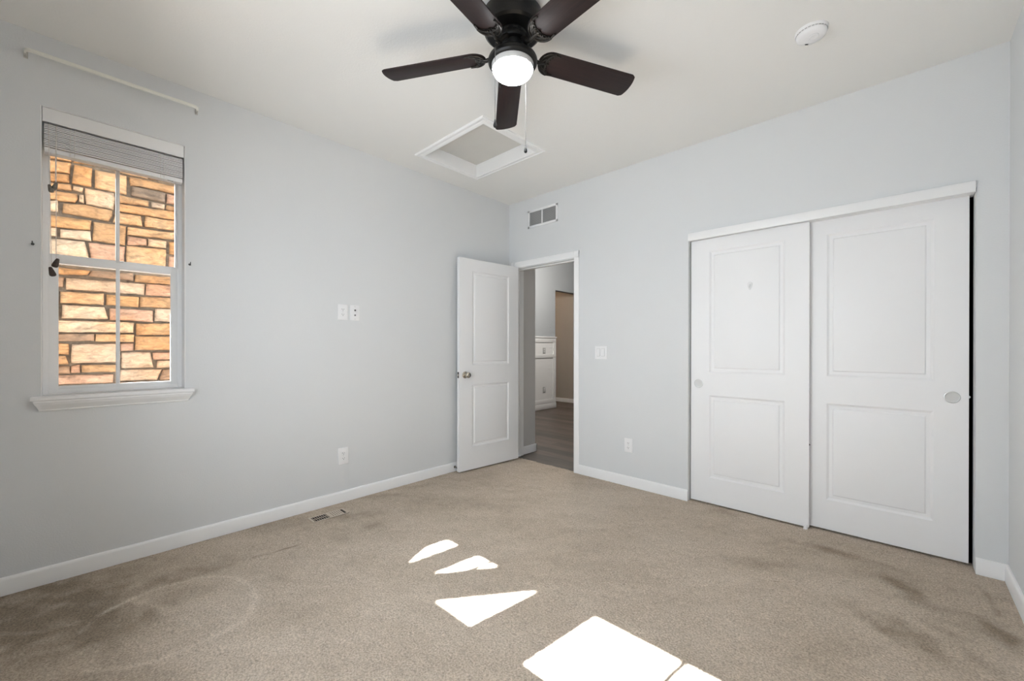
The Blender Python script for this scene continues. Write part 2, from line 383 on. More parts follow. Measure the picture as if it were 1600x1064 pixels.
CARPET_STROKES = [([(0.482, -3.061), (0.464, -2.978), (0.49, -2.805), (0.615, -2.686), (0.766, -2.653), (0.898, -2.666), (0.995, -2.711), (1.045, -2.757), (1.064, -2.826), (1.075, -2.939), (1.07, -3.04), (1.026, -3.13), (0.95, -3.221)], 0.012, 0.3), ([(0.536, -3.033), (0.683, -2.985), (0.811, -2.939), (0.938, -2.888)], 0.022, 0.26), ([(0.423, -3.453), (0.527, -3.339), (0.536, -3.209), (0.514, -3.123), (0.482, -3.061)], 0.014, 0.22), ([(0.637, -3.24), (0.543, -3.182), (0.503, -3.123), (0.482, -3.061)], 0.01, 0.28), ([(0.482, -3.061), (0.57, -3.048), (0.705, -3.069)], 0.018, 0.22), ([(0.712, -3.409), (0.681, -3.362), (0.729, -3.267)], 0.02, 0.15), ([(0.462, -2.565), (0.474, -2.513), (0.483, -2.422), (0.488, -2.337)], 0.007, -0.45), ([(0.238, -2.52), (0.333, -2.526)], 0.006, -0.3), ([(3.387, -0.169), (3.414, -0.217), (3.424, -0.344), (3.43, -0.433)], 0.012, -0.3), ([(2.875, -0.764), (2.975, -0.864), (3.06, -0.925)], 0.03, -0.15)]
CARPET_BLOBS = [(0.35, -3.2, 0.55, 0.35, 0.9, -0.16), (0.75, -3.25, 0.4, 0.25, 0.9, -0.12), (0.186, -3.447, 0.35, 0.25, 0.6, -0.28), (0.4, -2.884, 0.22, 0.08, 1.4, -0.22), (-0.153, -2.93, 0.12, 0.05, 1.3, -0.2), (-0.04, -3.127, 0.18, 0.06, 1.4, -0.2), (0.581, -3.354, 0.4, 0.2, 1.2, -0.15), (0.622, -2.865, 0.12, 0.05, 1.2, -0.14), (0.817, -2.75, 0.22, 0.14, 1.0, 0.12), (0.333, -1.883, 0.14, 0.05, 0.9, -0.2), (0.121, -1.566, 0.16, 0.04, 1.1, -0.17), (0.561, -1.883, 0.12, 0.05, 0.6, -0.2), (0.112, -1.262, 0.14, 0.04, 1.1, -0.17), (0.059, -0.953, 0.1, 0.03, 1.2, -0.2), (0.574, -2.126, 0.1, 0.05, 0.8, -0.14), (0.816, -2.529, 0.08, 0.04, 0.5, -0.16), (0.546, -0.849, 0.35, 0.3, 0.3, 0.0), (1.28, -0.905, 0.5, 0.3, 0.3, 0.1), (1.693, -0.347, 0.4, 0.25, 0.2, 0.05), (1.363, -2.197, 0.35, 0.3, 0.5, 0.08), (3.143, -0.474, 0.14, 0.06, 2.2, -0.3), (3.07, -0.889, 0.16, 0.06, 2.3, -0.3), (3.175, -0.894, 0.14, 0.05, 2.2, -0.3), (3.408, -0.622, 0.12, 0.04, 2.0, -0.34), (3.285, -0.84, 0.15, 0.05, 2.1, -0.2), (3.207, -0.517, 0.3, 0.25, 2.2, -0.12), (2.184, -0.046, 0.12, 0.05, 0.2, -0.15), (2.7, -0.222, 0.2, 0.05, 0.0, -0.15), (2.533, -0.686, 0.2, 0.07, 0.3, -0.12), (2.91, -0.232, 0.2, 0.05, 0.0, -0.14), (1.368, -2.607, 0.3, 0.2, 0.8, -0.05), (1.716, -2.462, 0.25, 0.1, 0.9, -0.1), (2.131, -1.241, 0.3, 0.1, 0.4, -0.1), (1.766, -1.413, 0.2, 0.06, 0.4, -0.1)]

carpet()

# ------------------------------------------------------------------ baseboards, casings
BH, BD = 0.085, 0.014
def base_x(mb, x, sgn, y0, y1):      # board on a wall facing +-x
    prof = [(0, 0), (BD, 0), (BD, BH-0.014), (BD-0.004, BH-0.004), (BD-0.008, BH), (0, BH)]
    mb.prism([(x+sgn*a, z) for a, z in prof], y0, y1, axes=(0, 2, 1))
def base_y(mb, y, sgn, x0, x1):
    prof = [(0, 0), (BD, 0), (BD, BH-0.014), (BD-0.004, BH-0.004), (BD-0.008, BH), (0, BH)]
    mb.prism([(y+sgn*a, z) for a, z in prof], x0, x1, axes=(1, 2, 0))
t = MB(); base_x(t, 0, 1, YN, 0.0); struct(t.build('baseboard_left', M_TRIM), 'white baseboard along the left wall', 'baseboard')
t = MB(); base_y(t, 0, -1, 0.912, CX0); struct(t.build('baseboard_back', M_TRIM), 'white baseboard between the doorway and the closet', 'baseboard')
t = MB(); base_y(t, 0, -1, CX1, W); struct(t.build('baseboard_back', M_TRIM), 'short white baseboard right of the closet', 'baseboard')
t = MB(); base_x(t, W, -1, YN, 0.0); struct(t.build('baseboard_right', M_TRIM), 'white baseboard along the right wall', 'baseboard')

# bedroom door casing and jamb
r = empty('trim_1', ((DX0+DX1)/2, 0, 0)); struct(r, 'white casing round the open doorway', 'door frame')
ox = -(DX0+DX1)/2
def casing_prof(w): return [(0, 0), (0, -0.012), (0.006, -0.016), (w-0.010, -0.011), (w, -0.007), (w, 0)]
t = MB(); t.prism([(DX0-0.003-a+ox, y) for a, y in casing_prof(0.052)], 0, DZ+0.068, axes=(0, 1, 2)); t.build('side_casing', M_TRIM, r)
t = MB(); t.prism([(DX1+0.003+a+ox, y) for a, y in casing_prof(0.052)], 0, DZ+0.068, axes=(0, 1, 2)); t.build('side_casing', M_TRIM, r)
t = MB(); t.prism([(y, DZ+0.004+a) for a, y in casing_prof(0.066)], DX0-0.055+ox, DX1+0.055+ox, axes=(1, 2, 0)); t.build('head_casing', M_TRIM, r)
t = MB()
for x0, x1 in ((DX0-0.012, DX0), (DX1, DX1+0.012)): t.box((x0+ox, 0.0005, 0), (x1+ox, BT+0.002, DZ+0.01))
t.box((DX0-0.012+ox, 0.0005, DZ), (DX1+0.012+ox, BT+0.002, DZ+0.012))
t.box((DX0+ox, 0.045, 0), (DX0+0.011+ox, 0.08, DZ), 0.002); t.box((DX1-0.011+ox, 0.045, 0), (DX1+ox, 0.08, DZ), 0.002)
t.box((DX0+ox, 0.045, DZ-0.011), (DX1+ox, 0.08, DZ), 0.002)
t.build('jamb', M_TRIM, r)

# ------------------------------------------------------------------ moulded panel doors
def panel_door_mesh(w, h, th, panels):
    """slab in local x (0..w), z (0..h); front face at y=0 looking to -y, back at y=th; panels = (x0,x1,z0,z1)"""
    t = bmesh.new()
    def quad(*p):
        t.faces.new([t.verts.new(q) for q in p])
    rings = [(0.0, 0.0), (0.007, 0.005), (0.013, 0.0078), (0.030, 0.0088), (0.036, 0.0030), (0.041, 0.0022)]
    for side in (0, 1):
        Y = (lambda d: d) if side == 0 else (lambda d: th-d)
        xs = sorted({0, w, *[p[0] for p in panels], *[p[1] for p in panels]}); zs = sorted({0, h, *[p[2] for p in panels], *[p[3] for p in panels]})
        for i in range(len(xs)-1):
            for j in range(len(zs)-1):
                xc, zc = (xs[i]+xs[i+1])/2, (zs[j]+zs[j+1])/2
                if any(p[0] < xc < p[1] and p[2] < zc < p[3] for p in panels): continue
                quad((xs[i], Y(0), zs[j]), (xs[i+1], Y(0), zs[j]), (xs[i+1], Y(0), zs[j+1]), (xs[i], Y(0), zs[j+1]))
        for (a, b, c, d) in panels:
            R_ = [[(a+o, Y(e), c+o), (b-o, Y(e), c+o), (b-o, Y(e), d-o), (a+o, Y(e), d-o)] for o, e in rings]
            for A, B in zip(R_, R_[1:]):
                for k in range(4): quad(A[k], A[(k+1) % 4], B[(k+1) % 4], B[k])
            quad(*R_[-1])
    for a, b in (((0, 0), (w, 0)), ((w, 0), (w, h)), ((w, h), (0, h)), ((0, h), (0, 0))):
        quad((a[0], 0, a[1]), (b[0], 0, b[1]), (b[0], th, b[1]), (a[0], th, a[1]))
    bmesh.ops.remove_doubles(t, verts=t.verts[:], dist=1e-5); bmesh.ops.recalc_face_normals(t, faces=t.faces[:])
    m = MB(); m._take(t); return m
# swing door, open against the left wall; origin at the lower free corner of the face we see
DF = Vector((0.105, -0.785, 0.013)); DHG = Vector((0.165, -0.030, 0.013))
dvec = (DHG-DF).normalized(); DWID = 0.757
door = empty('door_1', DF, (0, 0, math.atan2(dvec.y, dvec.x)))
struct(door, 'white two-panel door standing open against the left wall', 'door')
# in local axes: x runs free edge -> hinge, the face we see looks to -y (into the room)
panel_door_mesh(DWID, 2.022, 0.035, [(0.150, 0.622, 0.218, 0.815), (0.150, 0.622, 1.005, 1.908)]).build('slab', M_DOOR, door, smooth=20)
RX = Matrix.Rotation(radians(90), 4, 'X')      # z axis -> -y
def knob(parent, x, z, side):
    mt = Matrix.Translation((x, 0 if side < 0 else 0.035, z)) @ (RX if side < 0 else Matrix.Rotation(radians(-90), 4, 'X'))
    k = MB().lathe([(0.0, 0.0), (0.032, 0.0), (0.032, 0.004), (0.027, 0.008), (0.013, 0.010), (0.012, 0.028), (0.017, 0.034), (0.0255, 0.042),
               (0.0275, 0.052), (0.0255, 0.062), (0.017, 0.068), (0.0, 0.0695)], 40, mt).build('knob', M_KNOB, parent, smooth=50)
    k['label'] = 'satin nickel round knob'
knob(door, 0.066, 0.912, -1); knob(door, 0.066, 0.912, 1)
t = MB(); t.box((-0.0015, 0.005, 0.884), (0.0005, 0.030, 0.941), 0.0006); lp = t.build('latch_plate', M_HOOK, door)
t = MB(); t.prism([(-0.010, 0.012), (-0.001, 0.010), (-0.001, 0.025), (-0.008, 0.025)], 0.905, 0.920, axes=(0, 1, 2), bev=0.001); t.build('latch_bolt', M_NICKEL, lp)
for hz in (0.30, 1.06, 1.82):
    t = MB(); t.lathe([(0, -0.045), (0.006, -0.045), (0.006, 0.045), (0, 0.045)], 14, Matrix.Translation((DWID+0.005, 0.028, hz)))
    t.box((DWID-0.001, 0.004, hz-0.044), (DWID+0.003, 0.030, hz+0.044)); t.build('hinge', M_NICKEL, door)

# ------------------------------------------------------------------ closet: dark inside, header board, two sliding doors
t = MB()
t.box((CX0-0.25, 0.78, -0.02), (W+0.15, 0.82, H)); t.box((CX0-0.29, BT, -0.02), (CX0-0.25, 0.82, H)); t.box((W+0.11, BT, -0.02), (W+0.15, 0.82, H))
t.box((CX0-0.29, BT, H-0.02), (W+0.15, 0.82, H)); struct(t.build('wall_closet', M_DARKIN), 'dark inside of the closet behind the sliding doors', 'wall')
t = MB(); t.box((CX0-0.29, 0.135, -0.03), (W+0.15, 0.82, -0.002)); struct(t.build('floor_closet', M_DARKIN), 'dark closet floor under the sliding doors', 'floor')
t = MB(); t.box((CX0+0.002, -0.019, 2.004), (CX1-0.003, -0.001, 2.062), 0.0025)
t.box((CX0+0.003, 0.010, 2.012), (CX1-0.003, 0.125, CZ-0.001)); struct(t.build('trim_2', M_TRIM), 'white header board over the closet doors', 'trim')
def finger_pull(parent, x, z):
    mt = Matrix.Translation((x, 0, z)) @ RX
    p = MB().lathe([(0.0265, 0.0002), (0.0272, 0.0022), (0.0300, 0.0028), (0.0322, 0.0018), (0.0325, -0.001)], 40, mt, cap=False).build('finger_pull', M_PULL, parent, smooth=40)
    p['label'] = 'round brushed metal finger pull'
    MB().lathe([(0.0, 0.0004), (0.018, 0.0005), (0.0262, 0.0012), (0.0268, 0.0004)], 40, mt, cap=False).build('cup', M_CUP, p, smooth=40)
def closet_panels(w): return [(0.134, w-0.134, 0.192, 0.815), (0.134, w-0.134, 0.990, 1.905)]
dA = empty('door_2', (1.925, 0.040, 0.010)); struct(dA, 'left sliding closet door with a small clear hook stuck on it', 'closet door')
panel_door_mesh(0.752, 2.000, 0.034, closet_panels(0.752)).build('slab', M_DOOR, dA, smooth=20); finger_pull(dA, 0.057, 0.900)
for bz in (0.917, 0.540): MB().lathe([(0, 0), (0.006, 0), (0.005, 0.004), (0, 0.006)], 14, Matrix.Translation((0.752, 0.012, bz)) @ Matrix.Rotation(radians(90), 4, 'Y')).build('bumper', M_PLATE if bz > .9 else M_HOOK, dA)
dB = empty('door_3', (2.630, 0.084, 0.012)); struct(dB, 'right sliding closet door, set behind the left one', 'closet door')
panel_door_mesh(0.752, 2.000, 0.034, closet_panels(0.752)).build('slab', M_DOOR, dB, smooth=20); finger_pull(dB, 0.690, 0.900)
MB().lathe([(0, 0), (0.007, 0), (0.006, 0.005), (0, 0.008)], 14, Matrix.Translation((0.752, 0.012, 0.905)) @ Matrix.Rotation(radians(90), 4, 'Y')).build('bumper', M_PLATE, dB)
t = MB(); t.box((2.650, 0.015, -0.001), (2.672, 0.120, 0.006), 0.001); t.box((2.652, 0.020, 0.004), (2.670, 0.030, 0.030), 0.002)
t.box((2.652, 0.074, 0.004), (2.670, 0.0835, 0.030), 0.002)
tag(t.build('floor_guide', M_PLATE), 'small white plastic guide on the carpet where the closet doors overlap', 'door guide')
# clear stick-on hook on the left closet door
r = empty('adhesive_hook', (2.332, 0.040, 1.628)); tag(r, 'small clear stick-on hook on the upper panel of the left closet door', 'hook')
op = [(0.016*cos(a), 0.010+0.016*sin(a)) for a in np.linspace(0, pi, 12)] + [(-0.012, -0.010), (-0.004, -0.030), (0.004, -0.030), (0.012, -0.010)]
M_CLEAR = mat('clear_plastic', (0.80, 0.80, 0.80), 0.15, bump=(60, 0.01))
MB().prism(op, -0.0035, 0.0012, axes=(0, 2, 1), bev=0.0008).build('back_plate', M_CLEAR, r)
MB().tube([(0, -0.003, 0.008), (0, -0.010, -0.004), (0, -0.016, -0.014), (0, -0.020, -0.010), (0, -0.021, 0.000)], [0.005, 0.006, 0.006, 0.005, 0.004], 10).build('hook', M_CLEAR, r)

# ------------------------------------------------------------------ left window
y0, y1, z0, z1 = LW
XF = -0.105                                           # face of the vinyl frame
win = empty('window_1', (0, (y0+y1)/2, z0)); struct(win, 'white double-hung window looking onto a stone wall', 'window')
cyw = (y0+y1)/2
def L3(x, y, z): return (x, y-cyw, z-z0)
def frame_rect(mb, x0, x1, ya, yb, za, zb, wl, wr, wb, wt, bev=0.002):
    mb.box(L3(x0, ya, za), L3(x1, ya+wl, zb), bev); mb.box(L3(x0, yb-wr, za), L3(x1, yb, zb), bev)
    mb.box(L3(x0, ya+wl, za), L3(x1, yb-wr, za+wb), bev); mb.box(L3(x0, ya+wl, zb-wt), L3(x1, yb-wr, zb), bev)
t = MB(); frame_rect(t, -0.155, XF, y0, y1, z0, z1, 0.022, 0.022, 0.020, 0.10); t.build('window_frame', M_VINYL, win)
# upper sash (set further out), lower sash (nearer)
t = MB(); frame_rect(t, -0.150, -0.128, y0+0.018, y1-0.018, 1.625, 2.32, 0.010, 0.014, 0.042, 0.115); us = t.build('upper_sash', M_VINYL, win)
t = MB(); frame_rect(t, -0.127, -0.108, y0+0.018, y1-0.018, 0.955, 1.672, 0.040, 0.038, 0.024, 0.046); ls = t.build('lower_sash', M_VINYL, win)
MB().box(L3(-0.142, y0+0.03, 1.65), L3(-0.139, y1-0.03, 2.22)).build('glass', M_GLASS, us, smooth=0)
MB().box(L3(-0.119, y0+0.05, 0.975), L3(-0.116, y1-0.05, 1.64)).build('glass', M_GLASS, ls, smooth=0)
MB().box(L3(-0.146, -3.0955, 1.64), L3(-0.132, -3.0785, 2.24), 0.002).build('muntin', M_VINYL, us)
MB().box(L3(-0.124, -3.0955, 0.97), L3(-0.110, -3.0785, 1.65), 0.002).build('muntin', M_VINYL, ls)
t = MB(); t.box(L3(-0.109, cyw-0.010, 1.664), L3(-0.096, cyw+0.022, 1.671), 0.002); t.build('sash_lock', M_VINYL, ls)
# white liner on the sides and head of the opening
t = MB(); t.box(L3(XF, y0+0.0004, z0), L3(-0.001, y0+0.004, z1)); t.box(L3(XF, y1-0.004, z0), L3(-0.001, y1-0.0004, z1)); t.box(L3(XF, y0+0.0004, z1-0.004), L3(-0.001, y1-0.0004, z1-0.0004))
t.build('liner', M_TRIM, win)
t = MB(); t.prism([(-0.105, 0.916), (0.030, 0.916), (0.036, 0.921), (0.036, 0.932), (0.031, 0.938), (-0.105, 0.941)], 0, 1, axes=(0, 2, 1))
for v in t.bm.verts:
    inner = v.co.x < -0.05
    v.co.y = ((y0 if v.co.y < .5 else y1) if inner else (-3.404 if v.co.y < .5 else -2.762)) - cyw
    v.co.z -= z0
t.build('stool', M_TRIM, win)
# apron: crown moulding, its ends mitred back to the wall
t = bmesh.new(); prof = [(0.0, 0.864), (0.006, 0.864), (0.008, 0.869), (0.007, 0.872), (0.010, 0.876), (0.018, 0.890), (0.026, 0.900), (0.027, 0.905), (0.030, 0.907), (0.030, 0.916), (0.0, 0.916)]
A = [t.verts.new(L3(x, -3.372-x*0.75, z)) for x, z in prof]; B = [t.verts.new(L3(x, -2.792+x*0.75, z)) for x, z in prof]
for k in range(len(prof)): t.faces.new((A[k], A[(k+1) % len(prof)], B[(k+1) % len(prof)], B[k]))
t.faces.new(A); t.faces.new(B); bmesh.ops.recalc_face_normals(t, faces=t.faces[:])
m_ = MB(); m_._take(t); m_.build('apron', M_TRIM, win)

# raised blind at the head of the window
bl = empty('window_blind', (0, cyw, z0)); tag(bl, 'white slatted blind pulled up to the top of the left window', 'blind')
t = MB(); t.box(L3(-0.013, y0+0.006, 2.315), L3(-0.002, y1-0.007, 2.385), 0.002); t.build('valance', M_SLAT, bl)
t = MB(); t.box(L3(-0.060, y0+0.010, 2.335), L3(-0.016, y1-0.010, 2.380), 0.002); t.build('headrail', M_SLAT, bl)
for k in range(13):
    z = 2.3045 - k*0.0088; jig = (k % 3-1)*0.0015
    t = MB(); t.prism([(-0.065, 0.0), (-0.040, 0.0035), (-0.012, 0.0), (-0.012, 0.0050), (-0.040, 0.0068), (-0.065, 0.0050)], y0+0.012-cyw, y1-0.012-cyw, axes=(0, 2, 1))
    bmesh.ops.translate(t.bm, verts=t.bm.verts[:], vec=(jig, 0, z-z0-0.003)); t.build('slat', M_SLAT, bl)
t = MB(); t.box(L3(-0.066, y0+0.012, 2.166), L3(-0.014, y1-0.012, 2.190), 0.003); br_ = t.build('bottom_rail', M_SLAT, bl)
for yb in (-2.868,): MB().box(L3(-0.022, yb-0.014, 2.163), L3(-0.013, yb+0.014, 2.1665), 0.001).build('end_button', M_GREY, br_)
for yc in (-3.262, -2.905):
    t = MB()
    for dy in (-0.008, 0.008): t.tube([L3(-0.0125, yc+dy, 2.315), L3(-0.0125, yc+dy, 2.170)], 0.0011, 6)
    t.build('ladder_cord', M_CORD, bl)
def tassel(parent, y, z, m_, s=1.0):
    mt = Matrix.Translation(L3(-0.010, y, z)) @ Matrix.Rotation(radians(-16 if y > -3.33 else 14), 4, 'X') @ Matrix.Scale(s, 4)
    MB().lathe([(0, 0.020), (0.004, 0.020), (0.006, 0.016), (0.0085, 0.004), (0.0110, -0.010), (0.0105, -0.017), (0.006, -0.021), (0, -0.0215)], 20, mt).build('tassel', m_, parent, smooth=60)
CB = [(-3.338, 1.985), (-3.322, 2.002), (-3.319, 1.612), (-3.334, 1.566)]
for (yc, zc), m_ in zip(CB, (M_TASSEL2, M_TASSEL2, M_TASSEL, M_TASSEL)):
    ytop = -3.345 if yc < -3.33 else -3.318
    MB().tube([L3(-0.0105, ytop, 2.318), L3(-0.0105, (ytop+yc)/2, (2.318+zc)/2), L3(-0.0105, yc, zc+0.015)], 0.0012, 6).build('pull_cord', M_CORD, bl)
    tassel(bl, yc, zc, m_, 1.15 if zc < 1.8 else 0.95)

# curtain rod over the window
rod = empty('curtain_rod', (0, -3.083, 2.615)); tag(rod, 'thin cream curtain rod high on the left wall above the window', 'curtain rod')
t = MB(); bow = []
ya, yb = -3.418+3.083, -2.748+3.083
for k in range(7): a = k/6*pi/2; bow.append((0.060-0.022*(1-sin(a)), ya+0.022*(1-cos(a))))
bow = [(0.004, ya)] + bow; right = [(x, -y) for x, y in reversed(bow)]; path = bow + right
tt = bmesh.new(); prev = None
for i, (x, y) in enumerate(path):
    px, py = path[max(i-1, 0)]; qx, qy = path[min(i+1, len(path)-1)]; dx, dy = qx-px, qy-py; l = sqrt(dx*dx+dy*dy); nx, ny = -dy/l*0.0025, dx/l*0.0025
    ring = [tt.verts.new((x+nx, y+ny, -0.010)), tt.verts.new((x-nx*1.6, y-ny*1.6, -0.006)), tt.verts.new((x-nx*1.6, y-ny*1.6, 0.006)), tt.verts.new((x+nx, y+ny, 0.010))]
    if prev:
        for k in range(4): tt.faces.new((prev[k], prev[(k+1) % 4], ring[(k+1) % 4], ring[k]))
    else: tt.faces.new(ring)
    prev = ring
tt.faces.new(prev); bmesh.ops.recalc_face_normals(tt, faces=tt.faces[:]); t._take(tt); t.build('rod', M_CREAM, rod, smooth=30)
for ye in (ya, -ya):
    t = MB(); t.box((0.0, ye-0.007, -0.020), (0.003, ye+0.007, 0.014), 0.001); t.box((0.002, ye-0.002, -0.012), (0.030, ye+0.002, 0.008), 0.001)
    t.build('bracket', M_NICKEL, rod)
# small holdback hooks either side of the window
for hy, hz, lab in ((-3.396, 1.692, 'tiny dark cup hook in the wall left of the window'), (-2.781, 1.682, 'tiny dark cup hook in the wall right of the window')):
    t = MB(); t.lathe([(0, 0), (0.006, 0), (0.006, 0.002), (0, 0.002)], 14, Matrix.Rotation(radians(90), 4, 'Y'))
    t.tube([(0.001, 0, 0), (0.012, 0, 0.001), (0.020, 0, -0.006), (0.026, 0, -0.006), (0.031, 0, 0.002), (0.031, 0, 0.010)], 0.0022, 8)
    o = t.build('cup_hook', M_HOOK); o.location = (0, hy, hz); tag(o, lab, 'hook', 'cup hooks beside the window')

# ------------------------------------------------------------------ wall plates
def plate_left(y, z, w, h, name, label, cat, kind, group=None):
    """plate on the left wall (faces +x)"""
    r = empty(name, (0, y, z)); tag(r, label, cat, group)
    MB().box((0, -w/2, -h/2), (0.006, w/2, h/2), 0.003, 3).build('cover_plate', M_PLATE, r)
    return r
RY = Matrix.Rotation(radians(90), 4, 'Y')
def outlet_face(r, axis):
    """duplex receptacle: two faces with slots; axis 'x' = looks to +x, 'y' = looks to -y"""
    for dz in (0.0195, -0.0195):
        prof = [(0.0165*cos(a), 0.0165*sin(a)) for a in np.linspace(0, 2*pi, 28, endpoint=False)]
        prof = [(u, max(-0.0125, min(0.0125, v))) for u, v in prof]
        if axis == 'x':
            f = MB().prism([(u, v+dz) for u, v in prof], 0.005, 0.0075, axes=(1, 2, 0)).build('receptacle', M_PLATE, r)
            s = MB()
            for u, hh in ((-0.0063, 0.0038), (0.0063, 0.0032)): s.box((0.0073, u-0.0012, dz+0.003-hh), (0.0078, u+0.0012, dz+0.003+hh))
            s.lathe([(0, 0.0073), (0.0026, 0.0073), (0.0026, 0.0078), (0, 0.0078)], 12, Matrix.Translation((0, 0, dz-0.0065)) @ RY)
        else:
            f = MB().prism([(u, v+dz) for u, v in prof], -0.0075, -0.005, axes=(0, 2, 1)).build('receptacle', M_PLATE, r)
            s = MB()
            for u, hh in ((-0.0063, 0.0038), (0.0063, 0.0032)): s.box((u-0.0012, -0.0078, dz+0.003-hh), (u+0.0012, -0.0073, dz+0.003+hh))
            s.lathe([(0, 0.0073), (0.0026, 0.0073), (0.0026, 0.0078), (0, 0.0078)], 12, Matrix.Translation((0, 0, dz-0.0065)) @ RX)
        s.build('slots', M_BLACK, f)
def screw(r, axis, z):
    m_ = (Matrix.Translation((0, 0, z)) @ (RY if axis == 'x' else RX))
    MB().lathe([(0, 0.0055), (0.003, 0.0055), (0.0025, 0.0072), (0, 0.0074)], 12, m_).build('screw', M_NICKEL, r)
r = plate_left(-1.842, 0.352, 0.080, 0.127, 'wall_outlet', 'white duplex outlet low on the left wall above the floor register', 'outlet', 'outlet', 'white wall plates'); outlet_face(r, 'x'); screw(r, 'x', 0)
r = plate_left(-1.847, 1.455, 0.078, 0.120, 'wall_outlet', 'left plate of the pair high on the left wall, a duplex outlet', 'outlet', 'outlet', 'white wall plates'); outlet_face(r, 'x'); screw(r, 'x', 0)
r = plate_left(-1.751, 1.455, 0.076, 0.120, 'cable_plate', 'right plate of the pair high on the left wall, with two cable jacks', 'wall plate', 'jack', 'white wall plates')
for dz, rr in ((0.019, 0.0062), (-0.019, 0.0052)):
    j = MB().lathe([(0, 0.005), (rr+0.002, 0.005), (rr+0.002, 0.009), (rr, 0.010), (rr, 0.008), (0, 0.008)], 18, Matrix.Translation((0, 0, dz)) @ RY).build('jack', M_GREY, r)
    MB().lathe([(0, 0.0078), (rr-0.0008, 0.0078), (rr-0.0008, 0.0092), (0, 0.0092)], 16, Matrix.Translation((0, 0, dz)) @ RY).build('socket_hole', M_BLACK, j)
for dz in (0.048, -0.048): screw(r, 'x', dz)
r = empty('light_switch', (1.148, 0, 1.142)); tag(r, 'white double rocker switch plate right of the doorway', 'light switch', 'white wall plates')
MB().box((-0.060, -0.006, -0.060), (0.060, 0, 0.060), 0.003, 3).build('cover_plate', M_PLATE, r)
for sx in (-0.023, 0.023):
    MB().box((sx-0.0175, -0.0068, -0.0345), (sx+0.0175, -0.0045, 0.0345), 0.0008).build('rocker_frame', M_GREY, r)
    MB().prism([(-0.0072, -0.033), (-0.0105, -0.033), (-0.0080, 0.0), (-0.0072, 0.033), (-0.005, 0.033), (-0.005, -0.033)], sx-0.0160, sx+0.0160, axes=(1, 2, 0)).build('rocker', M_PLATE, r)
r = empty('wall_outlet', (1.420, 0, 0.348)); tag(r, 'white duplex outlet low on the far wall between doorway and closet', 'outlet', 'white wall plates')
MB().box((-0.038, -0.006, -0.059), (0.038, 0, 0.059), 0.003, 3).build('cover_plate', M_PLATE, r); outlet_face(r, 'y'); screw(r, 'y', 0)

# return-air grille high on the far wall
r = empty('air_vent', (0.470, 0, 2.518)); tag(r, 'white louvred return-air grille high in the far corner', 'vent')
t = MB(); hw, hh, fr = 0.194, 0.092, 0.024
for a, b in (((-hw, -hh), (hw, -hh+fr)), ((-hw, hh-fr), (hw, hh)), ((-hw, -hh), (-hw+fr, hh)), ((hw-fr, -hh), (hw, hh))): t.box((a[0], -0.009, a[1]), (b[0], -0.0002, b[1]), 0.003)
t.box((-0.011, -0.0085, -hh+fr), (0.004, -0.001, hh-fr), 0.001); t.build('frame', M_PLATE, r)
MB().box((-hw+0.01, -0.0012, -hh+0.01), (hw-0.01, -0.0003, hh-0.01)).build('backing', M_GREY, r)
n = 15
for x0, x1 in ((-hw+fr, -0.011), (0.004, hw-fr)):
    t = MB()
    for k in range(n):
        z = -hh+fr+(k+0.5)*(2*hh-2*fr)/n
        t.prism([(-0.0075, z-0.0030), (-0.0065, z-0.0032), (-0.0015, z+0.0022), (-0.0025, z+0.0026)], x0, x1, axes=(1, 2, 0))
    t.build('louvre_bank', M_GREY, r)

# floor register in the carpet
r = empty('floor_register', (0.188, -2.029, 0.0)); tag(r, 'tan metal floor register in the carpet along the left wall', 'floor vent')
rw, rl = 0.054, 0.124
t = MB()
for a, b in (((-rw, -rl), (rw, -rl+0.014)), ((-rw, rl-0.014), (rw, rl)), ((-rw, -rl), (-rw+0.012, rl)), ((rw-0.012, -rl), (rw, rl)), ((-rw, -0.007), (rw, 0.007))): t.box((a[0], a[1], 0.0), (b[0], b[1], 0.0042), 0.0015)
t.build('frame', M_REG, r)
MB().box((-rw+0.006, -rl+0.006, 0.0008), (rw-0.006, rl-0.006, 0.0012)).build('duct_opening', M_REGDK, r)
t = MB()
for k in range(7): y = -rl+0.014+(k+0.5)*0.0147; t.box((-rw+0.012, y-0.0008, 0.001), (rw-0.012, y+0.0008, 0.0030))
t.box((-0.001, -rl+0.014, 0.0012), (0.001, -0.007, 0.0028)); t.build('fin_bank', M_REG, r)
t = MB()
for k in range(6):
    y = 0.007+(k+0.5)*0.0147
    t.prism([(y-0.0050, 0.0014), (y+0.0036, 0.0034), (y+0.0036, 0.0040), (y-0.0050, 0.0020)], -rw+0.012, rw-0.012, axes=(1, 2, 0))
t.build('fin_bank', M_REG, r)

# door stop on the left baseboard
r = empty('door_stop', (BD, -0.764, 0.043)); tag(r, 'small metal door stop on the left baseboard behind the open door', 'door stop')
MB().lathe([(0, 0), (0.012, 0), (0.011, 0.004), (0.006, 0.006), (0.0055, 0.040), (0, 0.040)], 20, RY).build('stem', M_CHROME, r)
MB().lathe([(0, 0.038), (0.012, 0.038), (0.0155, 0.044), (0.0155, 0.052), (0.012, 0.058), (0, 0.059)], 24, RY).build('tip', M_CHROME, r)

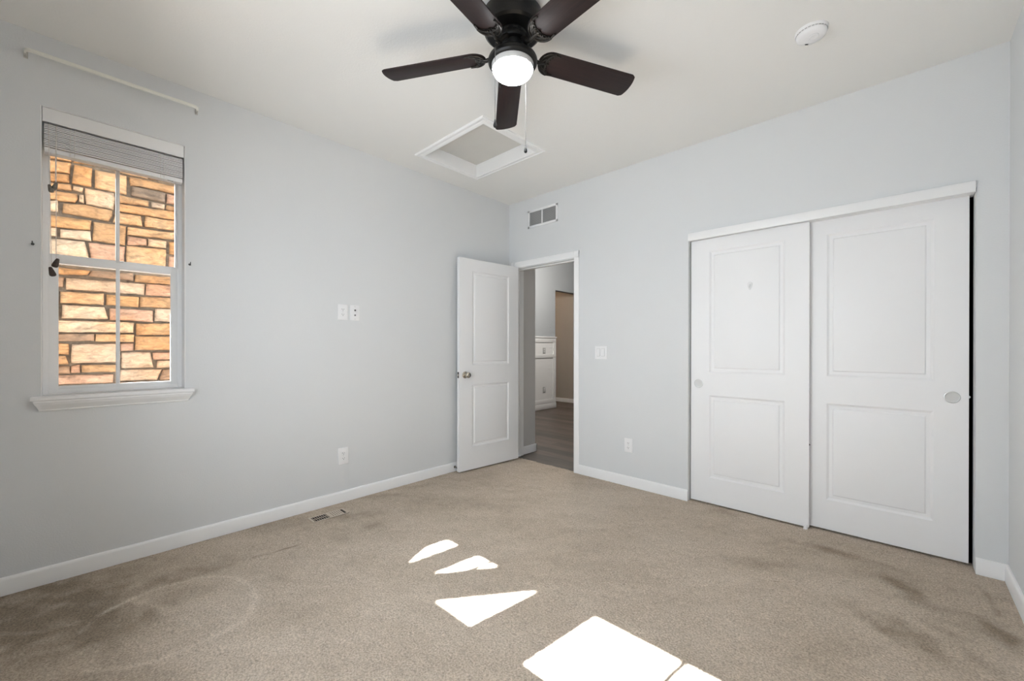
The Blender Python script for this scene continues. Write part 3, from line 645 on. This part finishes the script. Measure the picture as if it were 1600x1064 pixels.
# ------------------------------------------------------------------ attic hatch
OX0, OX1, OY0, OY1 = 0.268, 1.075, -1.380, -0.712
r = empty('attic_hatch', ((OX0+OX1)/2, (OY0+OY1)/2, H)); tag(r, 'white framed attic access panel in the ceiling near the far corner', 'attic hatch')
cxh, cyh = (OX0+OX1)/2, (OY0+OY1)/2
t = bmesh.new()
prof = [(0.0, 0.0), (0.0, -0.010), (0.007, -0.014), (0.012, -0.014), (0.015, -0.010), (0.030, -0.009), (0.044, -0.017), (0.052, -0.019), (0.058, -0.015), (0.058, 0.045), (0.052, 0.048), (0.052, 0.098), (0.056, 0.098)]
rings = []
for o_, z in prof: rings.append([t.verts.new((x-cxh, y-cyh, z)) for x, y in ((OX0+o_, OY0+o_), (OX1-o_, OY0+o_), (OX1-o_, OY1-o_), (OX0+o_, OY1-o_))])
for A, B in zip(rings, rings[1:]):
    for k in range(4): t.faces.new((A[k], A[(k+1) % 4], B[(k+1) % 4], B[k]))
bmesh.ops.recalc_face_normals(t, faces=t.faces[:]); m_ = MB(); m_._take(t); m_.build('casing', M_TRIM, r, smooth=25)
MB().box((OX0+0.056-cxh, OY0+0.056-cyh, 0.092), (OX1-0.056-cxh, OY1-0.056-cyh, 0.104), 0.001).build('panel', M_HATCH, r)
t = MB(); ax, ay = OX1-cxh+0.03, OY1-cyh+0.03; t.box((-ax, -ay, 0.1045), (ax, ay, 0.12))
for q in ((-ax, -ay, -ax+0.02, ay), (ax-0.02, -ay, ax, ay), (-ax, -ay, ax, -ay+0.02), (-ax, ay-0.02, ax, ay)): t.box((q[0], q[1], 0.0205), (q[2], q[3], 0.11))
t.build('backer', M_DARKIN, r)

# smoke detector
r = empty('smoke_detector', (2.790, -0.770, H)); tag(r, 'round white smoke detector on the ceiling near the right end', 'smoke detector')
FX = Matrix.Rotation(pi, 4, 'X')
MB().lathe([(0, 0), (0.068, 0), (0.068, 0.010), (0.066, 0.013), (0, 0.013)], 56, FX).build('base', M_PLATE, r)
b_ = MB().lathe([(0, 0.012), (0.062, 0.012), (0.063, 0.015), (0.064, 0.020), (0.059, 0.030), (0.050, 0.036), (0.030, 0.039), (0, 0.040)], 56, FX).build('cover', M_PLATE, r)
MB().lathe([(0, 0.037), (0.020, 0.0385), (0.021, 0.041), (0.018, 0.043), (0.008, 0.0425), (0, 0.042)], 32, Matrix.Translation((0.012, -0.012, 0)) @ FX).build('test_button', M_PLATE, b_)
MB().box((-0.012, -0.0025, -0.0405), (0.002, 0.0025, -0.036), 0.001, mtx=Matrix.Translation((-0.020, 0.034, 0)) @ Matrix.Rotation(radians(40), 4, 'Z')).build('indicator_slot', M_BLACK, b_)
t = MB()
for k in range(28):
    a = 2*pi*k/28; t.box((0.058, -0.0045, -0.0162), (0.0655, 0.0045, -0.0132), mtx=Matrix.Rotation(a, 4, 'Z'))
t.build('intake_slots', M_GREY, b_)

# ------------------------------------------------------------------ ceiling fan
FA = (1.797, -1.854); BZ = 2.553
fan = empty('ceiling_fan', (FA[0], FA[1], H)); tag(fan, 'dark bronze five-blade ceiling fan with a lit round globe', 'ceiling fan')
def FL(z): return z-H
MB().lathe([(0, 0), (0.118, 0), (0.126, -0.006), (0.128, -0.014), (0.138, -0.020), (0.140, -0.030), (0.139, -0.075), (0.133, -0.092), (0.122, -0.100), (0.085, -0.102), (0, -0.102)], 64).build('motor_housing', M_BRONZE, fan, smooth=30)
nk = MB().lathe([(0, -0.098), (0.066, -0.098), (0.066, -0.120), (0.062, -0.124), (0, -0.124)], 48).build('motor_neck', M_VENTDK, fan)
for k in range(10): MB().box((0.062, -0.012, -0.114), (0.0665, 0.012, -0.106), 0.001, mtx=Matrix.Rotation(2*pi*k/10, 4, 'Z')).build('vent_slot', M_BLACK, nk)
MB().lathe([(0, -0.120), (0.070, -0.120), (0.074, -0.124), (0.074, -0.140), (0.070, -0.145), (0, -0.145)], 56).build('flywheel', M_BRONZE, fan, smooth=30)
MB().lathe([(0, -0.142), (0.050, -0.142), (0.050, -0.196), (0, -0.196)], 40).build('switch_housing', M_VENTDK, fan)
MB().lathe([(0, -0.192), (0.060, -0.192), (0.078, -0.196), (0.100, -0.206), (0.111, -0.216), (0.1145, -0.224), (0.1135, -0.236), (0.108, -0.243), (0.098, -0.244), (0.098, -0.236), (0, -0.236)], 64).build('light_fitter', M_BRONZE, fan, smooth=30)
gl = MB().lathe([(0.0975, -0.236), (0.0975, -0.258), (0.0955, -0.266), (0.0905, -0.267), (0.0905, -0.238)], 56, cap=False).build('globe_collar', M_GLOBERIM, fan, smooth=50)
dome = [(0.0915*cos(a), -0.266-0.044*sin(a)) for a in np.linspace(0, pi/2, 16)]; dome[-1] = (0, dome[-1][1])
g_ = MB().lathe(dome, 56, cap=False).build('globe', M_GLOBE, fan, smooth=60); g_['label'] = 'lit white glass globe'
def blade_outline():
    P = []
    for a in np.linspace(-pi/2, -3*pi/2, 18): P.append((0.195+0.062*cos(a), 0.0615*sin(a)*-1))   # rounded root
    P = [(x, y) for x, y in P]
    tip = []
    w = 0.068
    for k, yy in enumerate(np.linspace(-1, 1, 15)): tip.append((0.660-0.016*abs(yy)**2.2 - (0.012*max(0, abs(yy)-0.86)/0.14), yy*w*(1 if abs(yy) < 0.99 else 0.985)))
    return P, tip
root_, tip_ = blade_outline()
out_ = root_ + (tip_ if root_[-1][1] < 0 else tip_[::-1])
ph0, pitch = 2.392, -0.22
blade0 = None
def make_blade():
    b = MB().prism(out_, -0.003, 0.003, axes=(0, 1, 2), bev=0.0012).build('blade', M_BLADE, fan, smooth=30)
    return b
def iron():
    t = MB(); z = -0.0065; rr = 0.0048
    def arc(fn, n=22, r_=rr): t.tube([fn(k/(n-1)) for k in range(n)], r_, 7)
    arc(lambda s: (0.196+0.0575*cos(pi/2+pi*s), 0.0570*sin(pi/2+pi*s), z))                       # outer horseshoe along the blade root
    arc(lambda s: (0.196+0.030*cos(pi/2+pi*s)+0.002, 0.047*sin(pi/2+pi*s), z-0.001), r_=0.0040)    # inner horseshoe
    for sg in (1, -1):                                                                            # scrolls sweeping out along both edges
        arc(lambda s: (0.176+0.022*s-0.012*sin(pi*s), sg*(0.010+0.044*s), z-0.001), 14, 0.0040)
        arc(lambda s: (0.198+0.026*s, sg*(0.0560-0.0035*s), z), 8, 0.0042)
        arc(lambda s: (0.148+0.034*s, sg*(0.006+0.016*s+0.010*sin(pi*s)), z-0.001), 12, 0.0038)
    t.tube([(0.060, 0, 0.044), (0.085, 0, 0.020), (0.108, 0, -0.008), (0.130, 0, -0.012), (0.150, 0, z), (0.184, 0, z)], [0.011, 0.011, 0.010, 0.009, 0.008, 0.005], 10)
    for sx, sy in ((0.176, 0.0), (0.186, 0.040), (0.186, -0.040)): t.lathe([(0, 0), (0.006, 0), (0.005, -0.003), (0, -0.004)], 12, Matrix.Translation((sx, sy, z-0.003)))
    t.prism([(0.140, -0.020), (0.152, -0.045), (0.190, -0.057), (0.196, -0.050), (0.180, -0.014), (0.186, 0.0), (0.180, 0.014), (0.196, 0.050), (0.190, 0.057), (0.152, 0.045), (0.140, 0.020)], -0.0062, -0.0031, axes=(0, 1, 2))
    return t
b0 = make_blade(); i0 = iron().build('blade_iron', M_BRONZE2, b0, smooth=60)
for k in range(5):
    b = b0 if k == 0 else copy_tree(b0, fan)
    ang = ph0+k*2*pi/5
    b.matrix_local = Matrix.Translation((0, 0, BZ-H)) @ Matrix.Rotation(ang, 4, 'Z') @ Matrix.Rotation(pitch, 4, 'X')
# pull chains
for (dx, dy, zt, ze) in ((0.0125, -0.1262, 2.548, 2.172), (-0.0225, 0.1165, 2.548, 2.155)):
    c = MB(); c.tube([(dx*0.42, dy*0.42, FL(zt)), (dx*0.8, dy*0.8, FL(zt-0.004)), (dx*0.98, dy*0.98, FL(zt-0.016)), (dx, dy, FL(zt-0.05)), (dx, dy, FL(ze+0.02))], 0.0011, 6)
    for k in range(int((zt-ze-0.05)/0.006)): c.lathe([(0, 0.0018), (0.0018, 0), (0, -0.0018)], 6, Matrix.Translation((dx, dy, FL(zt-0.05-k*0.006))))
    ch = c.build('pull_chain', M_CHAIN, fan)
    MB().lathe([(0, 0.020), (0.0025, 0.018), (0.0040, 0.008), (0.0075, -0.006), (0.0078, -0.012), (0.005, -0.017), (0, -0.018)], 20, Matrix.Translation((dx, dy, FL(ze)))).build('chain_fob', M_VENTDK, ch, smooth=60)

# ------------------------------------------------------------------ windows behind the camera, an added shade blocks sun through the lower half
for k, (x0, x1, za, zb) in enumerate(NW):
    w_ = empty('window_%d' % (k+2), ((x0+x1)/2, YN, za)); struct(w_, 'window of the pair behind the viewer', 'window')
    cx_ = (x0+x1)/2
    gx0, gx1 = ((0.836, 1.586), (1.890, 2.650))[k]
    def B3(x, y, z): return (x-cx_, y-YN, z-za)
    t = MB()
    for a, b in (((x0, za), (gx0, zb)), ((gx1, za), (x1, zb)), ((gx0, 2.274), (gx1, zb)), ((gx0, za), (gx1, za+0.05)), ((gx0, 1.70), (gx1, 1.782))): t.box(B3(a[0], -3.755, a[1]), B3(b[0], -3.715, b[1]))
    t.build('window_frame', M_VINYL, w_)
    mc = ((1.219, 2.276))[k]
    MB().box(B3(mc-(0.011, 0.0145)[k], -3.730, 1.77), B3(mc+(0.011, 0.0145)[k], -3.716, 2.28)).build('muntin', M_VINYL, w_)
    MB().box(B3(gx0, -3.726, za+0.04), B3(gx1, -3.723, 2.28)).build('glass', M_GLASS, w_, smooth=0)
    MB().box(B3(x0+0.01, -3.70, za+0.01), B3(x1-0.01, -3.697, 1.72)).build('shade', M_SHADE, w_, smooth=0)
# porch post with knee braces outside those windows, it breaks up the sun patches
t = MB(); py0, py1 = -4.35, -4.25
t.box((0.872, py0, -0.3), (1.050, py1, 3.6), 0.004)
t.prism([(1.050, 2.515), (1.052, 2.10), (1.516, 2.897), (1.80, 3.478), (1.80, 3.6), (1.625, 3.6)], py0+0.004, py1-0.004, axes=(0, 2, 1))
t.prism([(0.872, 2.50), (0.872, 2.05), (0.35, 3.05), (0.15, 3.6), (0.30, 3.6)], py0+0.004, py1-0.004, axes=(0, 2, 1))
struct(t.build('porch_post', M_TIMBER), 'timber porch post with knee braces outside the windows behind the viewer', 'post')
t = MB(); t.box((-9, -20, -0.45), (14, YN-WT, -0.30)); t.box((-6, YN-WT, -0.45), (-WT, 0.24, -0.30)); struct(t.build('ground', M_GROUND), 'gravel ground outside the house', 'ground')

# ------------------------------------------------------------------ stone wall outside the left window
XS = -1.20
def px_to_plane(px, py, x):
    d = fw + rt*((px-800)/FPX) - up*((py-544.26)/FPX); k = (x-CAM.x)/d.x; q = CAM + d*k; return (q.y, q.z)
STONES = [
  ('t', [(53.9, 215.7), (111.1, 228.2), (111.4, 252.3), (53.9, 242.5)]),
  ('t', [(114.6, 228.2), (170.0, 240.7), (170.0, 260.4), (114.6, 253.2)]),
  ('p', [(173.6, 241.1), (230.7, 254.1), (230.7, 278.2), (201.2, 272.0), (173.6, 263.9)]),
  ('t', [(233.4, 255.0), (291.4, 268.4), (291.4, 288.0), (233.4, 278.2)]),
  ('t', [(53.9, 244.6), (111.4, 255.0), (109.6, 271.1), (53.9, 263.9)]),
  ('t', [(53.9, 266.8), (108.4, 272.5), (108.4, 285.4), (53.9, 279.1)]),
  ('t', [(116.8, 256.8), (144.1, 262.5), (142.9, 291.6), (112.9, 285.7), (113.8, 271.1)]),
  ('t', [(148.6, 264.8), (197.9, 275.0), (197.9, 303.6), (148.6, 292.5)]),
  ('t', [(53.9, 281.4), (112.0, 288.9), (111.4, 297.9), (53.9, 289.8)]),
  ('p', [(115.0, 289.8), (129.8, 292.9), (128.6, 300.0), (113.8, 296.4)]),
  ('p', [(132.5, 292.5), (177.1, 301.4), (179.3, 308.6), (178.0, 327.3), (134.3, 318.4), (131.6, 301.4)]),
  ('t', [(53.9, 292.5), (87.0, 297.9), (120.9, 303.6), (121.8, 310.4), (117.3, 316.6), (53.9, 308.6)]),
  ('p', [(123.6, 303.6), (130.7, 304.1), (130.7, 317.5), (123.2, 313.9)]),
  ('p', [(53.9, 310.4), (91.1, 313.9), (91.4, 330.9), (53.9, 325.5)]),
  ('t', [(98.6, 317.5), (131.6, 319.3), (175.4, 329.1), (175.4, 337.1), (170.0, 345.2), (96.8, 331.8)]),
  ('t', [(180.7, 331.2), (220.0, 337.5), (223.2, 353.6), (176.6, 347.0)]),
  ('t', [(53.9, 332.1), (142.3, 344.3), (141.4, 359.5), (53.9, 351.4)]),
  ('t', [(145.9, 346.1), (197.1, 353.2), (195.9, 382.7), (145.0, 375.5)]),
  ('p', [(53.9, 353.2), (88.8, 355.9), (88.8, 368.4), (53.9, 367.1)]),
  ('p', [(94.1, 357.7), (141.4, 361.2), (143.6, 376.4), (94.1, 370.2)]),
  ('p', [(53.9, 370.2), (132.5, 377.3), (140.5, 408.6), (53.9, 403.2)]),
  ('k', [(137.9, 378.6), (195.0, 385.0), (193.2, 415.7), (144.1, 409.5)]),
  ('t', [(201.8, 275.9), (295.0, 294.6), (295.0, 308.0), (248.6, 297.3), (203.9, 288.9)]),
  ('d', [(204.8, 290.2), (258.4, 301.8), (258.4, 316.1), (205.7, 305.4)]),
  ('k', [(260.7, 303.2), (295.0, 308.9), (295.0, 322.9), (260.7, 317.0)]),
  ('t', [(182.9, 303.6), (233.4, 313.9), (232.9, 322.3), (182.5, 315.7)]),
  ('p', [(237.0, 314.6), (257.1, 318.8), (257.1, 326.8), (236.4, 323.2)]),
  ('t', [(260.2, 320.0), (295.0, 325.9), (295.0, 333.0), (262.0, 328.6), (259.3, 325.0)]),
  ('t', [(181.6, 317.9), (295.0, 334.3), (295.0, 347.3), (181.1, 329.5)]),
  ('t', [(226.8, 337.9), (295.0, 348.2), (295.0, 362.9), (225.4, 353.6)]),
  ('t', [(199.5, 355.0), (295.0, 366.1), (295.0, 376.4), (198.6, 366.1)]),
  ('k', [(199.5, 368.2), (229.8, 373.2), (228.9, 383.0), (198.6, 382.1)]),
  ('p', [(231.6, 372.3), (260.2, 376.4), (260.2, 387.5), (231.6, 384.3)]),
  ('t', [(264.6, 377.1), (295.0, 381.2), (295.0, 400.0), (264.6, 396.8)]),
  ('t', [(198.6, 383.6), (260.2, 389.6), (259.3, 418.8), (196.4, 414.3)]),
  ('k', [(264.6, 400.0), (295.0, 402.1), (295.0, 421.4), (263.8, 419.3)]),
  ('t', [(65.0, 414.7), (141.1, 423.2), (136.4, 429.7), (65.0, 427.3)]),
  ('b', [(143.0, 422.4), (208.2, 426.9), (208.2, 438.6), (138.7, 431.1)]),
  ('b', [(65.0, 430.3), (100.3, 432.6), (98.8, 448.5), (65.0, 446.9)]),
  ('p', [(102.9, 433.5), (226.3, 443.5), (225.7, 460.4), (102.6, 451.4)]),
  ('t', [(94.1, 455.1), (161.8, 458.9), (162.7, 475.8), (94.1, 473.0)]),
  ('b', [(65.0, 454.2), (90.9, 454.8), (91.3, 495.6), (65.0, 495.6)]),
  ('t', [(166.5, 459.8), (217.5, 464.5), (216.9, 479.6), (165.6, 476.2)]),
  ('p', [(96.5, 475.8), (162.7, 480.0), (168.4, 498.4), (96.5, 496.9)]),
  ('k', [(171.2, 481.5), (239.5, 485.2), (238.9, 503.1), (172.1, 499.9)]),
  ('p', [(65.0, 499.9), (209.4, 504.0), (208.8, 520.0), (65.0, 518.7)]),
  ('b', [(65.0, 520.9), (147.7, 521.9), (148.1, 532.2), (65.0, 534.1)]),
  ('t', [(150.0, 522.3), (209.7, 522.8), (209.4, 534.5), (149.2, 533.2)]),
  ('t', [(65.0, 536.4), (107.8, 536.9), (108.2, 553.9), (65.0, 553.9)]),
  ('p', [(112.3, 537.9), (187.6, 536.4), (188.1, 566.1), (111.0, 567.0)]),
  ('t', [(65.0, 556.1), (102.6, 555.7), (107.3, 568.9), (65.0, 570.2)]),
  ('b', [(65.0, 573.6), (109.1, 572.7), (109.1, 583.9), (65.0, 585.3)]),
  ('k', [(112.0, 571.7), (125.1, 569.8), (125.1, 582.1), (111.0, 583.0)]),
  ('t', [(127.0, 570.8), (180.6, 569.8), (185.3, 573.6), (185.3, 581.1), (127.4, 582.1)]),
  ('k', [(65.0, 587.1), (177.8, 584.9), (176.8, 598.0), (65.0, 601.4)]),
  ('p', [(65.0, 604.4), (192.8, 600.9), (192.8, 617.8), (65.0, 621.5)]),
  ('t', [(210.7, 428.9), (303.6, 435.7), (303.6, 448.2), (209.8, 440.0)]),
  ('k', [(228.6, 443.6), (303.6, 448.6), (303.6, 465.5), (227.7, 461.1)]),
  ('t', [(218.8, 463.2), (303.6, 467.1), (303.6, 482.9), (217.9, 479.5)]),
  ('p', [(242.5, 482.5), (303.6, 484.3), (303.6, 503.6), (242.0, 501.8)]),
  ('t', [(213.4, 505.7), (303.6, 505.0), (303.6, 523.6), (212.5, 523.6)]),
  ('t', [(211.6, 525.7), (303.6, 525.7), (303.6, 546.4), (210.7, 546.8)]),
  ('k', [(187.9, 537.0), (208.6, 536.1), (208.9, 547.7), (188.4, 548.6)]),
  ('p', [(189.6, 550.4), (234.8, 550.0), (240.2, 573.9), (189.3, 575.7)]),
  ('k', [(238.4, 551.2), (303.6, 548.9), (303.6, 561.1), (240.2, 562.0)]),
  ('p', [(245.5, 563.9), (303.6, 562.5), (303.6, 572.7), (245.5, 575.0)]),
  ('p', [(187.9, 578.0), (252.7, 577.1), (246.4, 593.2), (186.1, 595.4)]),
  ('b', [(255.0, 578.0), (264.3, 575.7), (303.6, 573.9), (303.6, 591.8), (248.6, 593.6)]),
  ('k', [(182.1, 597.9), (303.6, 594.6), (303.6, 612.0), (182.1, 615.5)])]

def stone_wall():
    bm = bmesh.new(); lay = bm.loops.layers.float_color.new('tone')
    rng = random.Random(11)
    def add(poly, col, th):
        """poly in (y, z): a rough-faced block with eased edges"""
        n = len(poly); cy_ = sum(p[0] for p in poly)/n; cz_ = sum(p[1] for p in poly)/n
        # subdivide outline and roughen it
        P = []
        for k in range(n):
            a, b = poly[k], poly[(k+1) % n]; L_ = sqrt((b[0]-a[0])**2+(b[1]-a[1])**2); m_ = max(1, int(L_/0.035))
            for q in range(m_):
                s = q/m_; j = 0.0022
                P.append((a[0]+(b[0]-a[0])*s+rng.uniform(-j, j), a[1]+(b[1]-a[1])*s+rng.uniform(-j, j)))
        def ring(ins, x, j):
            out = []
            for y, z in P:
                dy, dz = cy_-y, cz_-z; l = sqrt(dy*dy+dz*dz) + 1e-6
                f = min(ins/l, 0.8); out.append(bm.verts.new((XS+x+rng.uniform(-j, j), y+dy*f, z+dz*f)))
            return out
        R_ = [ring(0, -0.03, 0), ring(0.0, th*0.55, 0.002), ring(0.005, th*0.85, 0.003), ring(0.016, th, 0.005), ring(0.04, th+rng.uniform(-.004, .008), 0.006)]
        fs = []
        for A, B in zip(R_, R_[1:]):
            for k in range(len(A)): fs.append(bm.faces.new((A[k], A[(k+1) % len(A)], B[(k+1) % len(A)], B[k])))
        fs.append(bm.faces.new(R_[-1]))
        for f in fs:
            f.smooth = True
            for l in f.loops: l[lay] = (*col, 1)
    TAN = [(0.33, 0.188, 0.085), (0.31, 0.170, 0.070), (0.36, 0.228, 0.120), (0.30, 0.178, 0.086)]
    PALE = [(0.40, 0.295, 0.200), (0.36, 0.265, 0.185)]; PINK = [(0.34, 0.205, 0.135)]; DARK = [(0.13, 0.09, 0.06)]; BRWN = [(0.21, 0.135, 0.085)]
    CC = {'t': TAN, 'p': PALE, 'k': PINK, 'd': DARK, 'b': BRWN}
    boxes = []
    for key, pts in STONES:
        poly = [px_to_plane(x, y, XS+0.03) for x, y in pts]
        add(poly, rng.choice(CC[key]), rng.uniform(0.026, 0.045)); boxes.append((min(p[0] for p in poly), max(p[0] for p in poly), min(p[1] for p in poly), max(p[1] for p in poly)))
    by0, by1 = min(b[0] for b in boxes), max(b[1] for b in boxes); bz0, bz1 = min(b[2] for b in boxes), max(b[3] for b in boxes)
    z = -0.28
    while z < 3.1:
        h_ = rng.choice((0.07, 0.09, 0.11, 0.14)); y = -5.6+rng.uniform(-.2, 0)
        while y < 0.0:
            l_ = rng.uniform(0.14, 0.42); g = 0.007
            a, b, c, d = y+g, y+l_-g, z+g, z+h_-g
            if not (b > by0-0.0 and a < by1+0.0 and d > bz0 and c < bz1):
                add([(a, c+rng.uniform(0, .008)), (b, c+rng.uniform(0, .008)), (b+rng.uniform(-.01, .006), d-rng.uniform(0, .008)), (a+rng.uniform(-.006, .01), d)], rng.choice(TAN+TAN+PALE+PINK+BRWN), rng.uniform(0.026, 0.045))
            y += l_
        z += h_
    # mortar bed
    MORT = (0.15, 0.12, 0.09)
    vs = [bm.verts.new((XS+0.004, y, zz)) for y, zz in ((-6, -0.45), (0.24, -0.45), (0.24, 3.15), (-6, 3.15))]; f = bm.faces.new(vs)
    vb = [bm.verts.new((XS-0.20, y, zz)) for y, zz in ((-6, -0.45), (0.24, -0.45), (0.24, 3.15), (-6, 3.15))]; fs = [f, bm.faces.new(vb)]
    for k in range(4): fs.append(bm.faces.new((vs[k], vs[(k+1) % 4], vb[(k+1) % 4], vb[k])))
    for ff in fs:
        for l in ff.loops: l[lay] = (*MORT, 1)
    bmesh.ops.recalc_face_normals(bm, faces=bm.faces[:])
    me = bpy.data.meshes.new('stone_wall'); bm.to_mesh(me); bm.free(); me.materials.append(M_STONE)
    o = bpy.data.objects.new('wall_outside', me); COL.objects.link(o); struct(o, 'tan ledge-stone wall of the house next door, seen through the window', 'stone wall')
stone_wall()

# ------------------------------------------------------------------ hall beyond the doorway
HW = -1.868
t = MB(); t.box((-5.2, 0.031, -0.02), (3.7, 6.5, -0.0045)); struct(t.build('floor_hall', M_PLANK, smooth=0), 'dark wood plank floor of the hall', 'floor')
t = MB(); t.box((-5.2, 0.02, HH), (3.7, 6.5, HH+0.02)); struct(t.build('ceiling_hall', M_CEIL, smooth=0), 'white hall ceiling', 'ceiling')
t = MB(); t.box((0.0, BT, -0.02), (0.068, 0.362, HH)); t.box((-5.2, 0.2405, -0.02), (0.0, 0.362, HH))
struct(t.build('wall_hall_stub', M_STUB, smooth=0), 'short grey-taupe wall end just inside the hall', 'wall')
t = MB(); base_x(t, 0.068, 1, BT+0.003, 0.376); base_y(t, 0.362, 1, -0.06, 0.082); struct(t.build('baseboard_hall', M_TRIM), 'white baseboard on the short wall end inside the hall', 'baseboard')
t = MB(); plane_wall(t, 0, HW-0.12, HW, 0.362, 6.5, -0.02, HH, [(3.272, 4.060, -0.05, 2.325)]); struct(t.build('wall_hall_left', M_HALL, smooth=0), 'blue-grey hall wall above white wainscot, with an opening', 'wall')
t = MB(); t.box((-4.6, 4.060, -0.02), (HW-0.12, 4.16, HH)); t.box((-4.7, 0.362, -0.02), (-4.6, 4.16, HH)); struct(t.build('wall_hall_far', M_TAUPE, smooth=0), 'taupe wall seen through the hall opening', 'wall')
t = MB(); base_y(t, 4.060, -1, -4.6, HW); struct(t.build('baseboard_hall', M_TRIM), 'white baseboard at the far end of the hall opening', 'baseboard')
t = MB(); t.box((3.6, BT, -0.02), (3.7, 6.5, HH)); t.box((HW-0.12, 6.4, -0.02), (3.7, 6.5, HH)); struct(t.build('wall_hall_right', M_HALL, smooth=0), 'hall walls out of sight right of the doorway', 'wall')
# wainscot
r = empty('wainscot', (HW, 3.27, 0)); struct(r, 'white board-and-batten wainscot in the hall', 'wainscot')
MB().box((0, -2.9, 0), (0.008, 0, 1.37)).build('backboard', M_TRIM, r)
MB().box((0, -2.9, 1.372), (0.036, 0.012, 1.398), 0.003).build('cap_rail', M_TRIM, r)
for za, zb in ((1.285, 1.372), (0.985, 1.055), (0.085, 0.185)): MB().box((0.006, -2.9, za), (0.022, 0, zb), 0.002).build('rail', M_TRIM, r)
for ya in (-0.085, -0.95, -1.8): MB().box((0.006, ya, 0.085), (0.021, ya+0.085, 1.372), 0.002).build('batten', M_TRIM, r)
MB().box((0, -2.9, 0), (0.028, 0.004, 0.100), 0.003).build('base', M_TRIM, r)
for zz, lab in ((1.125, 'upper of two white outlets on the hall wainscot'), (0.375, 'lower of two white outlets on the hall wainscot')):
    r = empty('wall_outlet', (HW+0.008, 2.91, zz)); tag(r, lab, 'outlet', 'white wall plates')
    MB().box((0, -0.038, -0.060), (0.006, 0.038, 0.060), 0.003).build('cover_plate', M_GREY, r); outlet_face(r, 'x')
# casing of a further door past the opening
t = MB(); t.box((-2.62, 4.042, 0), (-2.55, 4.0595, 2.04), 0.003); struct(t.build('trim_3', M_TRIM), 'white door casing at the edge of the hall opening', 'trim')
# unseen lamps, added with their fixtures to light the hall
for k, (lx, ly, e) in enumerate(((-0.6, 2.2, 0), (-3.1, 3.2, 0))):
    r = empty('ceiling_lamp', (lx, ly, 2.75)); MB().tube([(0, 0, 0), (0, 0, HH-2.7505)], 0.012, 12).build('stem', M_NICKEL, r); struct(r, ('hanging ceiling lamp of the hall near the doorway', 'hanging ceiling lamp beyond the hall opening')[k], 'lamp')
    MB().lathe([(0, 0), (0.15, 0), (0.15, -0.03), (0.14, -0.035), (0, -0.035)], 40).build('base', M_NICKEL, r)
    MB().lathe([(0.138, -0.034)] + [(0.138*cos(a), -0.034-0.06*sin(a)) for a in np.linspace(0.1, pi/2-0.01, 10)] + [(0, -0.094)], 40, cap=False).build('shade', M_LAMP, r)
light('POINT', 'hall_lamp_light', (-0.6, 2.2, 2.45), 74.0, (1.0, 0.95, 0.88), shadow_soft_size=0.12)  # added point light, brightens the hall from out of view
light('POINT', 'far_lamp_light', (-3.1, 3.2, 2.45), 12.0, (1.0, 0.72, 0.48), shadow_soft_size=0.12)  # added warm light for the taupe wall, source unseen
